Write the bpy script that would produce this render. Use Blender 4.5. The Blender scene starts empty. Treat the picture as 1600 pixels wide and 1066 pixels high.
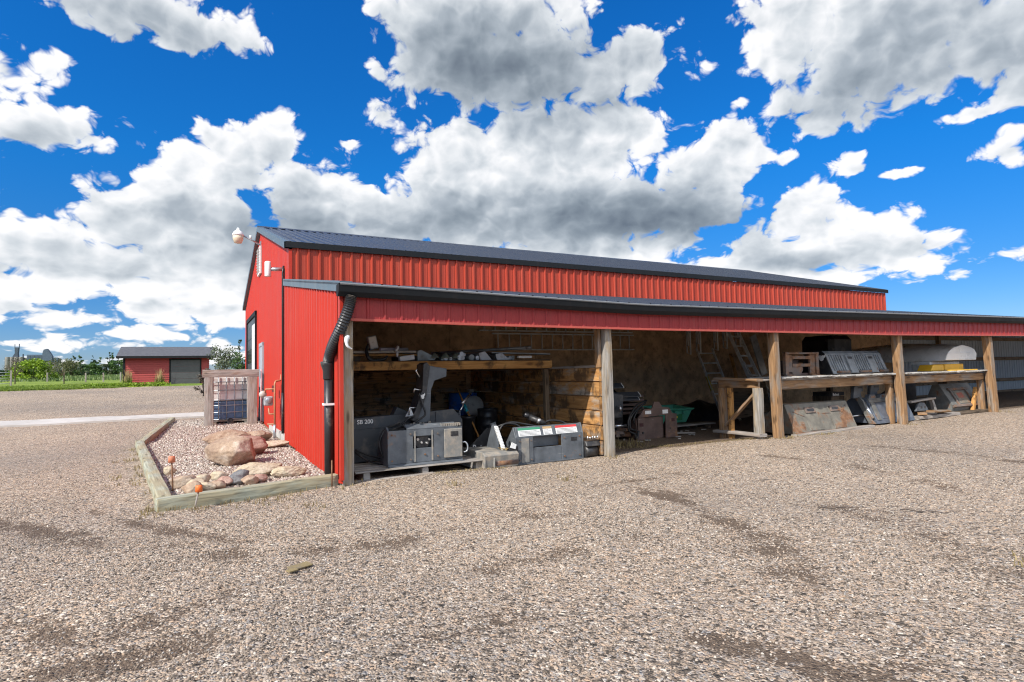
import bpy, bmesh, math, random
from math import sin, cos, radians, pi, sqrt, atan2
from mathutils import Vector, Matrix, noise as mnoise

scene = bpy.context.scene
COL = scene.collection
random.seed(7)

# ------------------------------------------------------------------ camera
F_PX, YAW, PITCH, ROLL = 920.5, radians(28.221), radians(3.094), radians(-1.26)
CAM = Vector((-1.784, -8.029, 1.436))
cd = bpy.data.cameras.new("camera"); cam = bpy.data.objects.new("camera", cd); COL.objects.link(cam)
cd.sensor_width = 36.0; cd.lens = F_PX / 1600 * 36.0; cd.clip_start = 0.05; cd.clip_end = 9000
_f = Vector((sin(YAW) * cos(PITCH), cos(YAW) * cos(PITCH), sin(PITCH)))
_r0 = Vector((cos(YAW), -sin(YAW), 0)); _u0 = _r0.cross(_f)
_r = cos(ROLL) * _r0 + sin(ROLL) * _u0; _u = -sin(ROLL) * _r0 + cos(ROLL) * _u0
cam.matrix_world = Matrix(((_r.x, _u.x, -_f.x, CAM.x), (_r.y, _u.y, -_f.y, CAM.y), (_r.z, _u.z, -_f.z, CAM.z), (0, 0, 0, 1)))
scene.camera = cam

# ------------------------------------------------------------------ render look
scene.render.engine = 'CYCLES'
scene.view_settings.view_transform = 'Standard'; scene.view_settings.look = 'None'
scene.view_settings.exposure = 0.62; scene.view_settings.gamma = 1.0
scene.cycles.max_bounces = 8; scene.cycles.diffuse_bounces = 7; scene.cycles.glossy_bounces = 3
scene.cycles.transparent_max_bounces = 6; scene.cycles.transmission_bounces = 3
scene.cycles.use_denoising = True; scene.cycles.denoising_prefilter = 'NONE'
scene.cycles.filter_width = 1.15
scene.cycles.sample_clamp_indirect = 6

# ------------------------------------------------------------------ sun
SUN_DIR = Vector((1.05, 0.46, -1.0)).normalized()
sl = bpy.data.lights.new("sun", 'SUN'); sl.energy = 3.9; sl.angle = radians(0.53); sl.color = (1.0, 0.955, 0.89)
sun = bpy.data.objects.new("sun", sl); COL.objects.link(sun)
sun.rotation_euler = SUN_DIR.to_track_quat('-Z', 'Y').to_euler(); sun.location = (-20, -8, 20)

# ------------------------------------------------------------------ world: Nishita sky with cumulus
world = bpy.data.worlds.new("World"); scene.world = world; world.use_nodes = True
WS = 0.10
CLOUDS= [(-3.581, 3.29, 0.457, 0.476), (-4.202, 2.929, 0.809, 0.557), (-4.617, 2.304, 1.177, 0.765), (-5.47, 2.082, 0.666, 0.446), (-6.287, 1.668, 0.737, 0.424), (-5.703, 1.408, 1.552, 0.447), (-4.294, 1.548, 1.214, 0.975), (-5.354, 1.184, 1.346, 0.134), (-6.968, 1.111, 0.862, 0.584), (-2.954, 2.445, 0.734, 0.776), (-6.343, 3.085, 0.769, 0.346), (-6.626, 3.611, 0.528, 0.407), (-5.138, 4.594, 1.123, 0.385), (-4.268, 4.637, 0.623, 0.257), (-5.754, 4.806, 1.721, 0.394), (-0.923, 4.882, 1.278, 0.752), (0.405, 4.47, 2.049, 0.621), (1.729, 4.506, 1.342, 0.446), (-0.298, 5.201, 1.755, 0.536), (-1.53, 5.013, 0.604, 0.425), (-1.056, 3.257, 0.555, 0.547), (-0.355, 2.796, 1.624, 0.989), (0.881, 3.316, 1.517, 0.817), (1.744, 3.571, 0.84, 0.528), (-1.764, 2.498, 0.931, 0.565), (1.058, 2.468, 2.0, 0.666), (2.621, 2.449, 1.311, 0.506), (3.384, 3.12, 0.552, 0.388), (3.097, 2.761, 0.636, 0.534), (-6.085, 0.781, 1.074, 0.111), (-4.609, 1.091, 1.013, 0.352), (-6.266, 0.461, 0.917, 0.094), (-4.986, 0.645, 0.816, 0.103), (-4.369, 0.367, 0.797, 0.125), (-5.687, 0.254, 1.274, 0.074), (-6.535, 2.052, 0.354, 0.223), (-4.371, 0.787, 0.559, 0.125), (-6.574, 0.99, 0.522, 0.091), (-1.576, 1.833, 1.962, 0.388), (1.038, 1.792, 2.486, 0.44), (4.244, 2.17, 0.612, 0.417), (4.745, 1.799, 0.769, 0.428), (5.321, 1.386, 0.676, 0.35), (4.095, 1.613, 1.239, 0.401), (4.644, 1.29, 1.319, 0.244), (3.403, 1.449, 1.757, 0.278), (4.278, 4.528, 0.786, 0.551), (5.54, 4.165, 1.551, 0.666), (6.565, 3.67, 1.009, 0.571), (4.993, 3.678, 0.983, 0.456), (6.769, 3.12, 0.397, 0.274), (4.623, 3.326, 0.394, 0.255), (5.016, 2.656, 0.434, 0.114), (4.986, 2.808, 0.301, 0.081), (5.726, 2.483, 0.372, 0.07), (6.498, 2.513, 0.327, 0.116), (3.632, 3.674, 0.193, 0.082), (4.154, 2.916, 0.249, 0.076), (6.152, 2.994, 0.285, 0.066), (6.19, 1.329, 0.808, 0.101), (6.071, 1.116, 0.114, 0.103), (6.805, 2.758, 0.281, 0.14), (-2.433, 3.377, 0.21, 0.088), (-1.946, 3.758, 0.294, 0.217), (-8.561, 3.04, 1.126, 0.846), (-8.314, 1.302, 1.185, 0.498), (8.16, 1.65, 1.028, 0.376), (8.97, 2.679, 0.823, 0.75), (0.206, 7.563, 3.66, 0.628), (-3.805, 6.661, 1.769, 0.458), (4.942, 6.542, 1.953, 0.594)]
DARKS= [(0.302, 4.473, 2.152, 0.663, 0.42), (-0.722, 4.727, 1.128, 0.564, 0.3), (1.054, 2.325, 1.998, 0.431, 0.42), (2.8, 2.246, 1.11, 0.323, 0.3), (5.868, 3.818, 1.74, 0.634, 0.34), (4.979, 3.41, 0.756, 0.31, 0.28), (-5.098, 4.426, 1.127, 0.321, 0.4), (-6.31, 2.946, 0.804, 0.219, 0.25), (-3.449, 2.411, 0.618, 0.807, 0.22), (-2.726, 1.806, 1.02, 0.377, 0.22), (-5.429, 1.595, 0.914, 0.149, 0.18), (-6.282, 1.359, 0.736, 0.124, 0.15), (-4.989, 0.963, 1.114, 0.103, 0.2), (-6.273, 0.876, 0.734, 0.07, 0.15), (3.423, 1.954, 0.793, 0.2, 0.25), (-1.069, 2.512, 0.702, 0.475, 0.2), (-4.616, 2.134, 0.941, 0.342, 0.2), (-3.092, 1.931, 0.995, 0.51, 0.28), (-1.768, 2.214, 0.881, 0.333, 0.25), (4.652, 1.464, 0.854, 0.139, 0.28), (3.671, 1.61, 0.774, 0.182, 0.25), (0.592, 3.866, 1.631, 0.262, 0.2), (6.654, 3.155, 0.464, 0.277, 0.2), (1.851, 2.419, 1.559, 0.47, 0.2)]

class NT:
    """tiny helper around a node tree"""
    def __init__(s, nt): s.nt = nt; s.n = nt.nodes; s.l = nt.links
    def new(s, t, **kw):
        n = s.n.new(t)
        for k, v in kw.items(): setattr(n, k, v)
        return n
    def put(s, sock, v):
        if v is None: return
        if hasattr(v, 'links') or hasattr(v, 'is_linked'): s.l.new(v, sock)
        else:
            try: sock.default_value = v
            except Exception: sock.default_value = (v[0], v[1], v[2], 1.0)
    def m(s, op, a, b=None, c=None, clamp=False):
        n = s.new('ShaderNodeMath', operation=op, use_clamp=clamp)
        for i, v in enumerate((a, b, c)): s.put(n.inputs[i], v)
        return n.outputs[0]
    def v(s, op, a, b=None, c=None):
        n = s.new('ShaderNodeVectorMath', operation=op)
        for i, x in enumerate((a, b, c)):
            if x is not None: s.put(n.inputs[i], x)
        return n.outputs['Value'] if op in ('LENGTH', 'DOT_PRODUCT', 'DISTANCE') else n.outputs[0]
    def xyz(s, x, y, z=0.0):
        n = s.new('ShaderNodeCombineXYZ')
        for i, q in enumerate((x, y, z)): s.put(n.inputs[i], q)
        return n.outputs[0]
    def mix(s, f, a, b, mode='MIX'):
        n = s.new('ShaderNodeMix', data_type='RGBA', blend_type=mode); n.clamp_factor = True
        s.put(n.inputs[0], f)
        for i, q in ((6, a), (7, b)):
            if isinstance(q, (tuple, list)): n.inputs[i].default_value = (q[0], q[1], q[2], 1)
            else: s.l.new(q, n.inputs[i])
        return n.outputs[2]
    def noise(s, vec, scale=1.0, detail=4.0, rough=0.5, dims='3D', dist=0.0, col=False):
        n = s.new('ShaderNodeTexNoise', noise_dimensions=dims)
        if vec is not None: s.l.new(vec, n.inputs['Vector'])
        n.inputs['Scale'].default_value = scale; n.inputs['Detail'].default_value = detail
        n.inputs['Roughness'].default_value = rough; n.inputs['Distortion'].default_value = dist
        return n.outputs['Color' if col else 0]
    def vor(s, vec, scale=1.0, detail=0.0, rough=0.5, dims='3D', feature='F1', out='Distance', rnd=1.0):
        n = s.new('ShaderNodeTexVoronoi', voronoi_dimensions=dims, feature=feature)
        if vec is not None: s.l.new(vec, n.inputs['Vector'])
        n.inputs['Scale'].default_value = scale
        if 'Detail' in n.inputs: n.inputs['Detail'].default_value = detail; n.inputs['Roughness'].default_value = rough
        n.inputs['Randomness'].default_value = rnd
        return n.outputs[out]
    def ramp(s, f, stops, interp='LINEAR'):
        n = s.new('ShaderNodeValToRGB'); s.put(n.inputs[0], f); cr = n.color_ramp; cr.interpolation = interp
        while len(cr.elements) < len(stops): cr.elements.new(0.5)
        for e, (p, c) in zip(cr.elements, stops):
            e.position = p; e.color = (c[0], c[1], c[2], 1) if not isinstance(c, (int, float)) else (c, c, c, 1)
        return n.outputs[0]
    def remap(s, v, a, b, c=0.0, d=1.0, smooth=False):
        n = s.new('ShaderNodeMapRange'); n.clamp = True
        if smooth: n.interpolation_type = 'SMOOTHSTEP'
        s.put(n.inputs[0], v)
        for i, q in enumerate((a, b, c, d)): n.inputs[i + 1].default_value = q
        return n.outputs[0]
    def bump(s, h, strength=0.3, dist=0.01, normal=None):
        n = s.new('ShaderNodeBump'); n.inputs['Strength'].default_value = strength; n.inputs['Distance'].default_value = dist
        s.l.new(h, n.inputs['Height'])
        if normal is not None: s.l.new(normal, n.inputs['Normal'])
        return n.outputs[0]

def cloud_puffs(name, vdet, fdet):
    g = bpy.data.node_groups.new(name, 'ShaderNodeTree')
    g.interface.new_socket('P', in_out='INPUT', socket_type='NodeSocketVector')
    g.interface.new_socket('D', in_out='OUTPUT', socket_type='NodeSocketFloat')
    t = NT(g); gi = t.new('NodeGroupInput'); go = t.new('NodeGroupOutput'); P = gi.outputs[0]
    sp = t.new('ShaderNodeSeparateXYZ'); t.l.new(P, sp.inputs[0]); u, v = sp.outputs[0], sp.outputs[1]
    vv = t.m('MULTIPLY_ADD', t.m('LOGARITHM', t.m('ADD', t.m('MAXIMUM', v, 0.0), 0.3), 2.718), 1.1, v)
    N = t.xyz(u, vv, 0.0)
    N = t.v('ADD', N, t.v('SCALE', t.v('SUBTRACT', t.noise(N, 2.2, 1.0, 0.5, '2D', col=True), (0.5, 0.5, 0.5))))
    N.node.inputs[1].links[0].from_node.inputs['Scale'].default_value = 0.30
    bil = t.vor(N, 1.55, vdet, 0.55, '2D')
    fbm = t.noise(N, 0.9, fdet, 0.52, '2D')
    D = t.m('MULTIPLY_ADD', bil, -0.55, 0.27)
    D = t.m('MULTIPLY_ADD', t.m('SUBTRACT', fbm, 0.5), 0.45, D)
    t.l.new(D, go.inputs[0])
    return g

def build_world():
    t = NT(world.node_tree); t.n.clear()
    out = t.new('ShaderNodeOutputWorld'); bg = t.new('ShaderNodeBackground'); bg.inputs['Strength'].default_value = WS
    sky = t.new('ShaderNodeTexSky', sky_type='NISHITA'); sky.sun_disc = False
    sky.sun_elevation = radians(41.8); sky.sun_rotation = radians(249.7)
    sky.altitude = 500; sky.air_density = 1.0; sky.dust_density = 0.3; sky.ozone_density = 2.5
    hs = t.new('ShaderNodeHueSaturation'); hs.inputs['Saturation'].default_value = 1.3; hs.inputs['Value'].default_value = 1.0
    t.l.new(sky.outputs[0], hs.inputs['Color'])
    tc = t.new('ShaderNodeTexCoord'); d = tc.outputs['Generated']
    fw = t.v('DOT_PRODUCT', d, (sin(YAW), cos(YAW), 0)); rt = t.v('DOT_PRODUCT', d, (cos(YAW), -sin(YAW), 0))
    sp = t.new('ShaderNodeSeparateXYZ'); t.l.new(d, sp.inputs[0])
    k = 180 / pi / 6.2
    u = t.m('MULTIPLY', t.m('ARCTAN2', rt, fw), k); v = t.m('MULTIPLY', t.m('ARCSINE', sp.outputs[2]), k)
    P = t.xyz(u, v, 0.0)
    tint = t.ramp(t.m('MULTIPLY', v, 0.2), SKY_TINT)
    blue = t.mix(1.0, hs.outputs[0], tint, 'MULTIPLY')
    # cloud masses: ellipses in azimuth / elevation, warped
    w = t.noise(P, 0.9, 2.0, 0.5, '2D', col=True)
    w = t.v('MULTIPLY', t.v('SUBTRACT', w, (0.5, 0.5, 0.5)), (0.5, 0.3, 0))
    Q = t.v('ADD', P, w)
    acc = None
    FILL_CLOUDS = [(-13, 4.5, 3.2, 1.6), (-18, 3.2, 4.0, 1.5), (-24, 5.0, 4.5, 2.2), (13, 3.0, 3.0, 1.3), (17, 5.5, 4.0, 2.0), (24, 4.0, 4.5, 2.4), (20, 2.0, 4.0, .7), (-20, 8.5, 6, 1.4), (22, 9.0, 6, 1.4), (-28, 2.2, 3, 1.2), (28, 7, 3, 2), (0, 10.5, 6, .9)]  # unseen clouds added behind the camera to throw fill light into the bays
    for (cx, cy, rx, ry) in CLOUDS + FILL_CLOUDS:
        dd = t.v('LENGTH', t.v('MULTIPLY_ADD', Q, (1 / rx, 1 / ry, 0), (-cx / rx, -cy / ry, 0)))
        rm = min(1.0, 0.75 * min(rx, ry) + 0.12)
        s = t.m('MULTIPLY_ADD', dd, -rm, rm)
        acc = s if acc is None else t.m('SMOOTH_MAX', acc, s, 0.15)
    acc = t.m('MINIMUM', t.m('MAXIMUM', acc, -0.6), 0.55)
    g1, g2 = cloud_puffs("cloud_edges", 4.0, 6.0), cloud_puffs("cloud_relief", 2.0, 3.0)
    def dens(p, grp):
        n = t.new('ShaderNodeGroup'); n.node_tree = grp; t.l.new(p, n.inputs[0]); return n.outputs[0]
    N0 = dens(P, g1)
    amp = t.remap(acc, -0.42, -0.02, 0.0, 1.0)
    D1 = t.m('MULTIPLY_ADD', N0, amp, t.m('MULTIPLY_ADD', acc, 1.5, 0.20))
    alpha = t.remap(D1, -0.02, 0.15, 0, 1, True)
    N1 = dens(P, g2); N2 = dens(t.v('ADD', P, (-0.10, 0.13, 0)), g2)
    dk = None
    for (cx, cy, rx, ry, w) in DARKS:
        r = t.v('LENGTH', t.v('MULTIPLY_ADD', Q, (1 / rx, 1 / ry, 0), (-cx / rx, -cy / ry, 0)))
        s = t.m('MULTIPLY', t.remap(r, 1.8, 0.0, 0, 1, True), w)
        dk = s if dk is None else t.m('ADD', dk, s)
    n2 = t.noise(P, 0.8, 3.0, 0.45, '2D')
    L = t.m('MULTIPLY_ADD', t.m('SUBTRACT', N1, N2), 0.72, 0.98)
    L = t.m('MULTIPLY_ADD', t.m('MINIMUM', D1, 0.75), -0.38, L)
    L = t.m('SUBTRACT', L, t.m('MULTIPLY', dk, t.m('MULTIPLY_ADD', n2, 0.6, 1.1)))
    L = t.m('MULTIPLY_ADD', t.m('SUBTRACT', n2, 0.5), 0.35, L)
    L = t.m('ADD', L, t.remap(v, 1.9, 0.2, 0.0, 0.20))
    n3 = t.noise(P, 2.4, 5.0, 0.55, '2D')
    L = t.m('MULTIPLY_ADD', t.m('SUBTRACT', n3, 0.5), 0.22, L)
    L = t.m('MULTIPLY_ADD', L, 0.70, 0.30)
    cc = t.ramp(L, [(0.0, (0.13, 0.16, 0.20)), (0.28, (0.24, 0.285, 0.33)), (0.52, (0.40, 0.45, 0.50)), (0.75, (0.66, 0.70, 0.735)), (0.95, (0.94, 0.94, 0.95))])
    cc = t.v('SCALE', cc); cc.node.inputs['Scale'].default_value = 0.72 / WS
    fill_boost = t.remap(fw, 0.15, -0.35, 1.0, 2.0)   # brightens the unseen clouds behind the camera as added fill light
    cb = t.v('SCALE', cc); t.l.new(fill_boost, cb.node.inputs['Scale'])
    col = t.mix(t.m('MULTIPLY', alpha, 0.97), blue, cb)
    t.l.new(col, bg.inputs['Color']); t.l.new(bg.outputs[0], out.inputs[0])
    world.cycles.sampling_method = 'MANUAL'; world.cycles.sample_map_resolution = 512
SKY_TINT = [(0.0, (0.40, 0.46, 0.74)), (0.25, (0.25, 0.51, 0.78)), (0.6, (0.14, 0.72, 1.06)), (1.0, (0.15, 0.78, 1.16))]
build_world()

# ================================================================== helpers: materials
MATS = {}
def new_mat(name):
    m = bpy.data.materials.new(name); m.use_nodes = True; t = NT(m.node_tree); t.n.clear()
    out = t.new('ShaderNodeOutputMaterial'); b = t.new('ShaderNodeBsdfPrincipled'); t.l.new(b.outputs[0], out.inputs[0])
    MATS[name] = m
    return m, t, b
def paint(name, col, rough=0.5, metal=0.0, var=0.12, dirt=0.0, dirt_col=(0.16, 0.13, 0.10), scale=3.0, bump=0.0, spec=0.5, bscale=40.0):
    """painted or plain surface with mottling, and dust / grime patches"""
    m, t, b = new_mat(name)
    o = t.new('ShaderNodeTexCoord').outputs['Object']
    n = t.noise(o, scale, 5.0, 0.6)
    c = t.mix(t.remap(n, 0.3, 0.7), tuple(x * (1 - var) for x in col), tuple(min(1, x * (1 + var)) for x in col))
    r = t.remap(t.noise(o, scale * 2.3, 4.0), 0.3, 0.7, max(0, rough - 0.1), min(1, rough + 0.1))
    if dirt > 0:
        dn = t.noise(o, scale * 1.7, 7.0, 0.68)
        k = t.remap(dn, 0.62 - dirt * 0.3, 0.78 - dirt * 0.2, 0, 0.85)
        c = t.mix(k, c, dirt_col); r = t.m('ADD', r, t.m('MULTIPLY', k, 0.25), clamp=True)
    t.l.new(c, b.inputs['Base Color']); t.l.new(r, b.inputs['Roughness']); b.inputs['Metallic'].default_value = metal
    b.inputs['Specular IOR Level'].default_value = spec
    if bump > 0: t.l.new(t.bump(t.noise(o, bscale, 4.0), bump, 0.01), b.inputs['Normal'])
    return m
def rusty(name, col, rust=0.5, rough=0.6, metal=0.0):
    """worn painted steel with rust blotches, scratches and dust"""
    m, t, b = new_mat(name)
    o = t.new('ShaderNodeTexCoord').outputs['Object']
    n = t.noise(o, 2.6, 8.0, 0.65)
    rc = t.ramp(t.noise(o, 9.0, 5.0, 0.6), [(0.3, (0.10, 0.045, 0.022)), (0.5, (0.19, 0.095, 0.048)), (0.7, (0.30, 0.165, 0.085))])
    pc = t.mix(t.remap(t.noise(o, 5.0, 6.0, 0.6), 0.35, 0.65), tuple(x * 0.75 for x in col), tuple(min(1, x * 1.3) for x in col))
    k = t.remap(n, 0.72 - 0.45 * rust, 0.82 - 0.45 * rust)
    c = t.mix(k, pc, rc)
    sc = t.noise(t.v('MULTIPLY', o, (3.0, 3.0, 45.0)), 1.0, 3.0, 0.7)
    c = t.mix(t.remap(sc, 0.66, 0.74, 0, 0.5), c, (0.42, 0.40, 0.37))
    t.l.new(c, b.inputs['Base Color'])
    t.l.new(t.remap(k, 0, 1, rough, 0.85), b.inputs['Roughness']); b.inputs['Metallic'].default_value = metal
    t.l.new(t.bump(n, 0.25, 0.006), b.inputs['Normal'])
    return m
def wood(name, c1, c2, gray=0.0, gcol=(0.30, 0.28, 0.26), rough=0.8, stain=0.0, knots=True, fine=30.0):
    """wood grain along u of the UV map"""
    m, t, b = new_mat(name)
    uv = t.new('ShaderNodeUVMap').outputs[0]
    rnd = t.new('ShaderNodeObjectInfo').outputs['Random']
    isl = t.new('ShaderNodeNewGeometry').outputs['Random Per Island']
    off = t.xyz(t.m('MULTIPLY', rnd, 37.0), t.m('MULTIPLY', isl, 53.0), 0.0)
    p = t.v('ADD', uv, off)
    g = t.noise(t.v('MULTIPLY', p, (1.6, fine, 1)), 1.0, 5.0, 0.62, '2D', dist=0.35)
    c = t.mix(t.remap(g, 0.28, 0.72), c1, c2)
    isv = t.remap(isl, 0, 1, 0.78, 1.15)
    c = t.v('SCALE', c); t.l.new(isv, c.node.inputs['Scale'])
    if knots:
        kn = t.vor(t.v('MULTIPLY', p, (1.5, 5.5, 1)), 1.0, dims='2D')
        c = t.mix(t.remap(kn, 0.16, 0.06, 0, 0.75), c, tuple(x * 0.35 for x in c1))
    if gray > 0:
        gn = t.noise(t.v('MULTIPLY', p, (1.2, 5.0, 1)), 1.0, 6.0, 0.65, '2D')
        k = t.remap(gn, 0.70 - 0.45 * gray, 0.86 - 0.45 * gray, 0, 0.92)
        gg = t.mix(t.remap(g, 0.3, 0.7), tuple(x * 0.6 for x in gcol), tuple(x * 1.25 for x in gcol))
        c = t.mix(k, c, gg)
    if stain > 0:
        sn = t.noise(p, 2.3, 7.0, 0.7, '2D')
        c = t.mix(t.remap(sn, 0.66 - 0.3 * stain, 0.76 - 0.3 * stain, 0, 0.8), c, (0.05, 0.035, 0.022))
    cr = t.noise(t.v('MULTIPLY', p, (0.7, 45.0, 1)), 1.0, 3.0, 0.6, '2D')
    c = t.mix(t.remap(cr, 0.69, 0.76, 0, 0.7), c, tuple(x * 0.25 for x in c1))
    t.l.new(c, b.inputs['Base Color']); b.inputs['Roughness'].default_value = rough
    b.inputs['Specular IOR Level'].default_value = 0.3
    t.l.new(t.bump(t.m('ADD', g, t.m('MULTIPLY', cr, -0.6)), 0.5, 0.006), b.inputs['Normal'])
    return m
def leafmat(name, dark, light, tr=0.25):
    m, t, b = new_mat(name)
    isl = t.new('ShaderNodeNewGeometry').outputs['Random Per Island']
    o = t.new('ShaderNodeTexCoord').outputs['Object']
    k = t.m('MULTIPLY_ADD', t.m('SUBTRACT', t.noise(o, 1.3, 3.0), 0.5), 1.2, isl, clamp=True)
    c = t.mix(k, dark, light)
    t.l.new(c, b.inputs['Base Color']); b.inputs['Roughness'].default_value = 0.6
    tl = t.new('ShaderNodeBsdfTranslucent'); t.l.new(c, tl.inputs[0])
    ms = t.new('ShaderNodeMixShader'); ms.inputs[0].default_value = tr
    t.l.new(b.outputs[0], ms.inputs[1]); t.l.new(tl.outputs[0], ms.inputs[2])
    out = [n for n in t.n if n.type == 'OUTPUT_MATERIAL'][0]; t.l.new(ms.outputs[0], out.inputs[0])
    return m

# ================================================================== helpers: geometry
WLOC = {}
def empty(name, loc, label, cat, group=None):
    o = bpy.data.objects.new(name, None); COL.objects.link(o); o.location = loc; o.empty_display_size = 0.2
    WLOC[o] = Vector(loc); o['label'] = label; o['category'] = cat
    if group: o['group'] = group
    return o
def tag(o, label=None, cat=None, group=None, kind=None):
    if label: o['label'] = label
    if cat: o['category'] = cat
    if group: o['group'] = group
    if kind: o['kind'] = kind
    return o
def copy_tree(o, parent=None, loc=None):
    c = o.copy(); COL.objects.link(c); c.parent = parent
    if parent is None and loc is not None: c.location = loc
    WLOC[c] = Vector(loc) if loc is not None else (WLOC.get(parent, Vector()).copy() if parent else WLOC[o].copy())
    for ch in list(o.children): copy_tree(ch, c)
    return c

class MB:
    """collects shapes in world coordinates, then links them as ONE mesh object"""
    def __init__(s): s.v = []; s.f = []; s.uv = []; s.sm = []; s.M = None
    def _add(s, vs, fs, uvs=None, smooth=False):
        k = len(s.v)
        if s.M is not None: vs = [s.M @ Vector(q) for q in vs]
        s.v += [tuple(q) for q in vs]
        for i, f in enumerate(fs):
            s.f.append([k + j for j in f]); s.uv.append(uvs[i] if uvs else [(0, 0)] * len(f)); s.sm.append(smooth)
    def box(s, x0, x1, y0, y1, z0, z1):
        s.obox(((x0 + x1) / 2, (y0 + y1) / 2, (z0 + z1) / 2), (abs(x1 - x0), abs(y1 - y0), abs(z1 - z0)))
        return s
    def obox(s, c, size, R=None):
        hx, hy, hz = size[0] / 2, size[1] / 2, size[2] / 2; c = Vector(c)
        P = [Vector((sx * hx, sy * hy, sz * hz)) for sz in (-1, 1) for sy in (-1, 1) for sx in (-1, 1)]
        F = [(0, 2, 3, 1), (4, 5, 7, 6), (0, 1, 5, 4), (2, 6, 7, 3), (0, 4, 6, 2), (1, 3, 7, 5)]
        ax = max(range(3), key=lambda i: size[i])
        uvs = []
        for f in F:
            q = [P[i] for i in f]
            flat = [i for i in range(3) if max(abs(a[i] - b[i]) for a in q for b in q) > 1e-9]
            if len(flat) < 2: flat = [0, 1]
            a = ax if ax in flat else flat[0]; b2 = [i for i in flat if i != a][0]
            o2 = 3 - a - b2
            uvs.append([(p[a], p[b2] + p[o2] * 1.7) for p in q])
        vs = [c + (R @ p if R is not None else p) for p in P]
        s._add(vs, F, uvs); return s
    def beam(s, p0, p1, w, d, up=(0, 0, 1), seg=1, jit=0.0, taper=1.0, seed=0, cap=True):
        """rectangular bar from p0 to p1; w across, d along 'up'; optional rough-sawn wobble"""
        p0, p1 = Vector(p0), Vector(p1); ax = (p1 - p0); L = ax.length; ax.normalize()
        u = Vector(up); u = (u - ax * u.dot(ax)); 
        if u.length < 1e-5: u = Vector((1, 0, 0)); u = u - ax * u.dot(ax)
        u.normalize(); r = ax.cross(u)
        rng = random.Random(seed + int(L * 1000)); nside = 3 if jit > 0 else 1
        ring = []
        for side, (a, b) in enumerate(((( -1, -1), (1, -1)), ((1, -1), (1, 1)), ((1, 1), (-1, 1)), ((-1, 1), (-1, -1)))):
            for k in range(nside):
                f = k / nside; ring.append((a[0] + (b[0] - a[0]) * f, a[1] + (b[1] - a[1]) * f))
        n = len(ring); vs = []; per = 2 * (w + d)
        for i in range(seg + 1):
            f = i / seg; tp = 1 + (taper - 1) * f; c = p0 + ax * (L * f)
            wob = Vector((rng.uniform(-1, 1), rng.uniform(-1, 1), rng.uniform(-1, 1))) * jit * 0.6
            for (a, b) in ring:
                cc = 0.93 if (jit > 0 and abs(a) == 1 and abs(b) == 1) else 1.0
                j = Vector((rng.uniform(-1, 1), rng.uniform(-1, 1), rng.uniform(-1, 1))) * jit
                vs.append(c + r * (a * w / 2 * tp * cc) + u * (b * d / 2 * tp * cc) + wob + j)
        fs = []; uvs = []
        for i in range(seg):
            for k in range(n):
                k2 = (k + 1) % n
                fs.append((i * n + k, i * n + k2, (i + 1) * n + k2, (i + 1) * n + k))
                va, vb = per * k / n, per * (k + 1) / n; ua, ub = L * i / seg, L * (i + 1) / seg
                uvs.append([(ua, va), (ua, vb), (ub, vb), (ub, va)])
        if cap:
            fs.append(tuple(range(n - 1, -1, -1))); uvs.append([(a * 0.05, b * 0.05) for a, b in reversed(ring)])
            fs.append(tuple(seg * n + k for k in range(n))); uvs.append([(a * 0.05, b * 0.05) for a, b in ring])
        s._add(vs, fs, uvs); return s
    def prism(s, poly, axis, a0, a1):
        """poly: 2-D outline in the two other axes (x,y,z order), extruded along axis from a0 to a1"""
        n = len(poly); vs = []
        for a in (a0, a1):
            for (p, q) in poly: vs.append((a, p, q) if axis == 0 else (p, a, q) if axis == 1 else (p, q, a))
        ar = sum(poly[i][0] * poly[(i + 1) % n][1] - poly[(i + 1) % n][0] * poly[i][1] for i in range(n))
        flip = (ar > 0) == (axis != 1)
        A = list(range(n)); Bk = [n + i for i in range(n)]
        fs = [tuple(reversed(A)) if flip else tuple(A), tuple(Bk) if flip else tuple(reversed(Bk))]
        uvs = [[poly[i % n] for i in f] for f in fs]
        for i in range(n):
            j = (i + 1) % n; f = (i, j, n + j, n + i)
            fs.append(f if flip else tuple(reversed(f)))
            L = sqrt((poly[j][0] - poly[i][0]) ** 2 + (poly[j][1] - poly[i][1]) ** 2)
            q = [(a0, 0), (a0, L), (a1, L), (a1, 0)]; uvs.append(q if flip else q[::-1])
        s._add(vs, fs, uvs); return s
    def tube(s, pts, r, n=10, cap=True, smooth=True):
        pts = [Vector(p) for p in pts]; m = len(pts); rr = r if isinstance(r, (list, tuple)) else [r] * m
        vs = []; prev = None
        for i, p in enumerate(pts):
            d = (pts[min(i + 1, m - 1)] - pts[max(i - 1, 0)]).normalized()
            if prev is None:
                a = Vector((0, 0, 1)) if abs(d.z) < 0.9 else Vector((1, 0, 0)); u = (a - d * a.dot(d)).normalized()
            else: u = (prev - d * prev.dot(d)).normalized()
            prev = u; w = d.cross(u)
            for k in range(n):
                t = 2 * pi * k / n; vs.append(p + (u * cos(t) + w * sin(t)) * rr[i])
        fs = []; uvs = []
        for i in range(m - 1):
            for k in range(n):
                k2 = (k + 1) % n; fs.append((i * n + k, i * n + k2, (i + 1) * n + k2, (i + 1) * n + k))
                uvs.append([(i * 0.3, k / n * 0.5), (i * 0.3, (k + 1) / n * 0.5), (i * 0.3 + 0.3, (k + 1) / n * 0.5), (i * 0.3 + 0.3, k / n * 0.5)])
        s._add(vs, fs, uvs, smooth)
        if cap:
            k = len(s.v) - len(vs)
            s.f.append([k + j for j in range(n - 1, -1, -1)]); s.uv.append([(0, 0)] * n); s.sm.append(False)
            s.f.append([k + (m - 1) * n + j for j in range(n)]); s.uv.append([(0, 0)] * n); s.sm.append(False)
        return s
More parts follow.
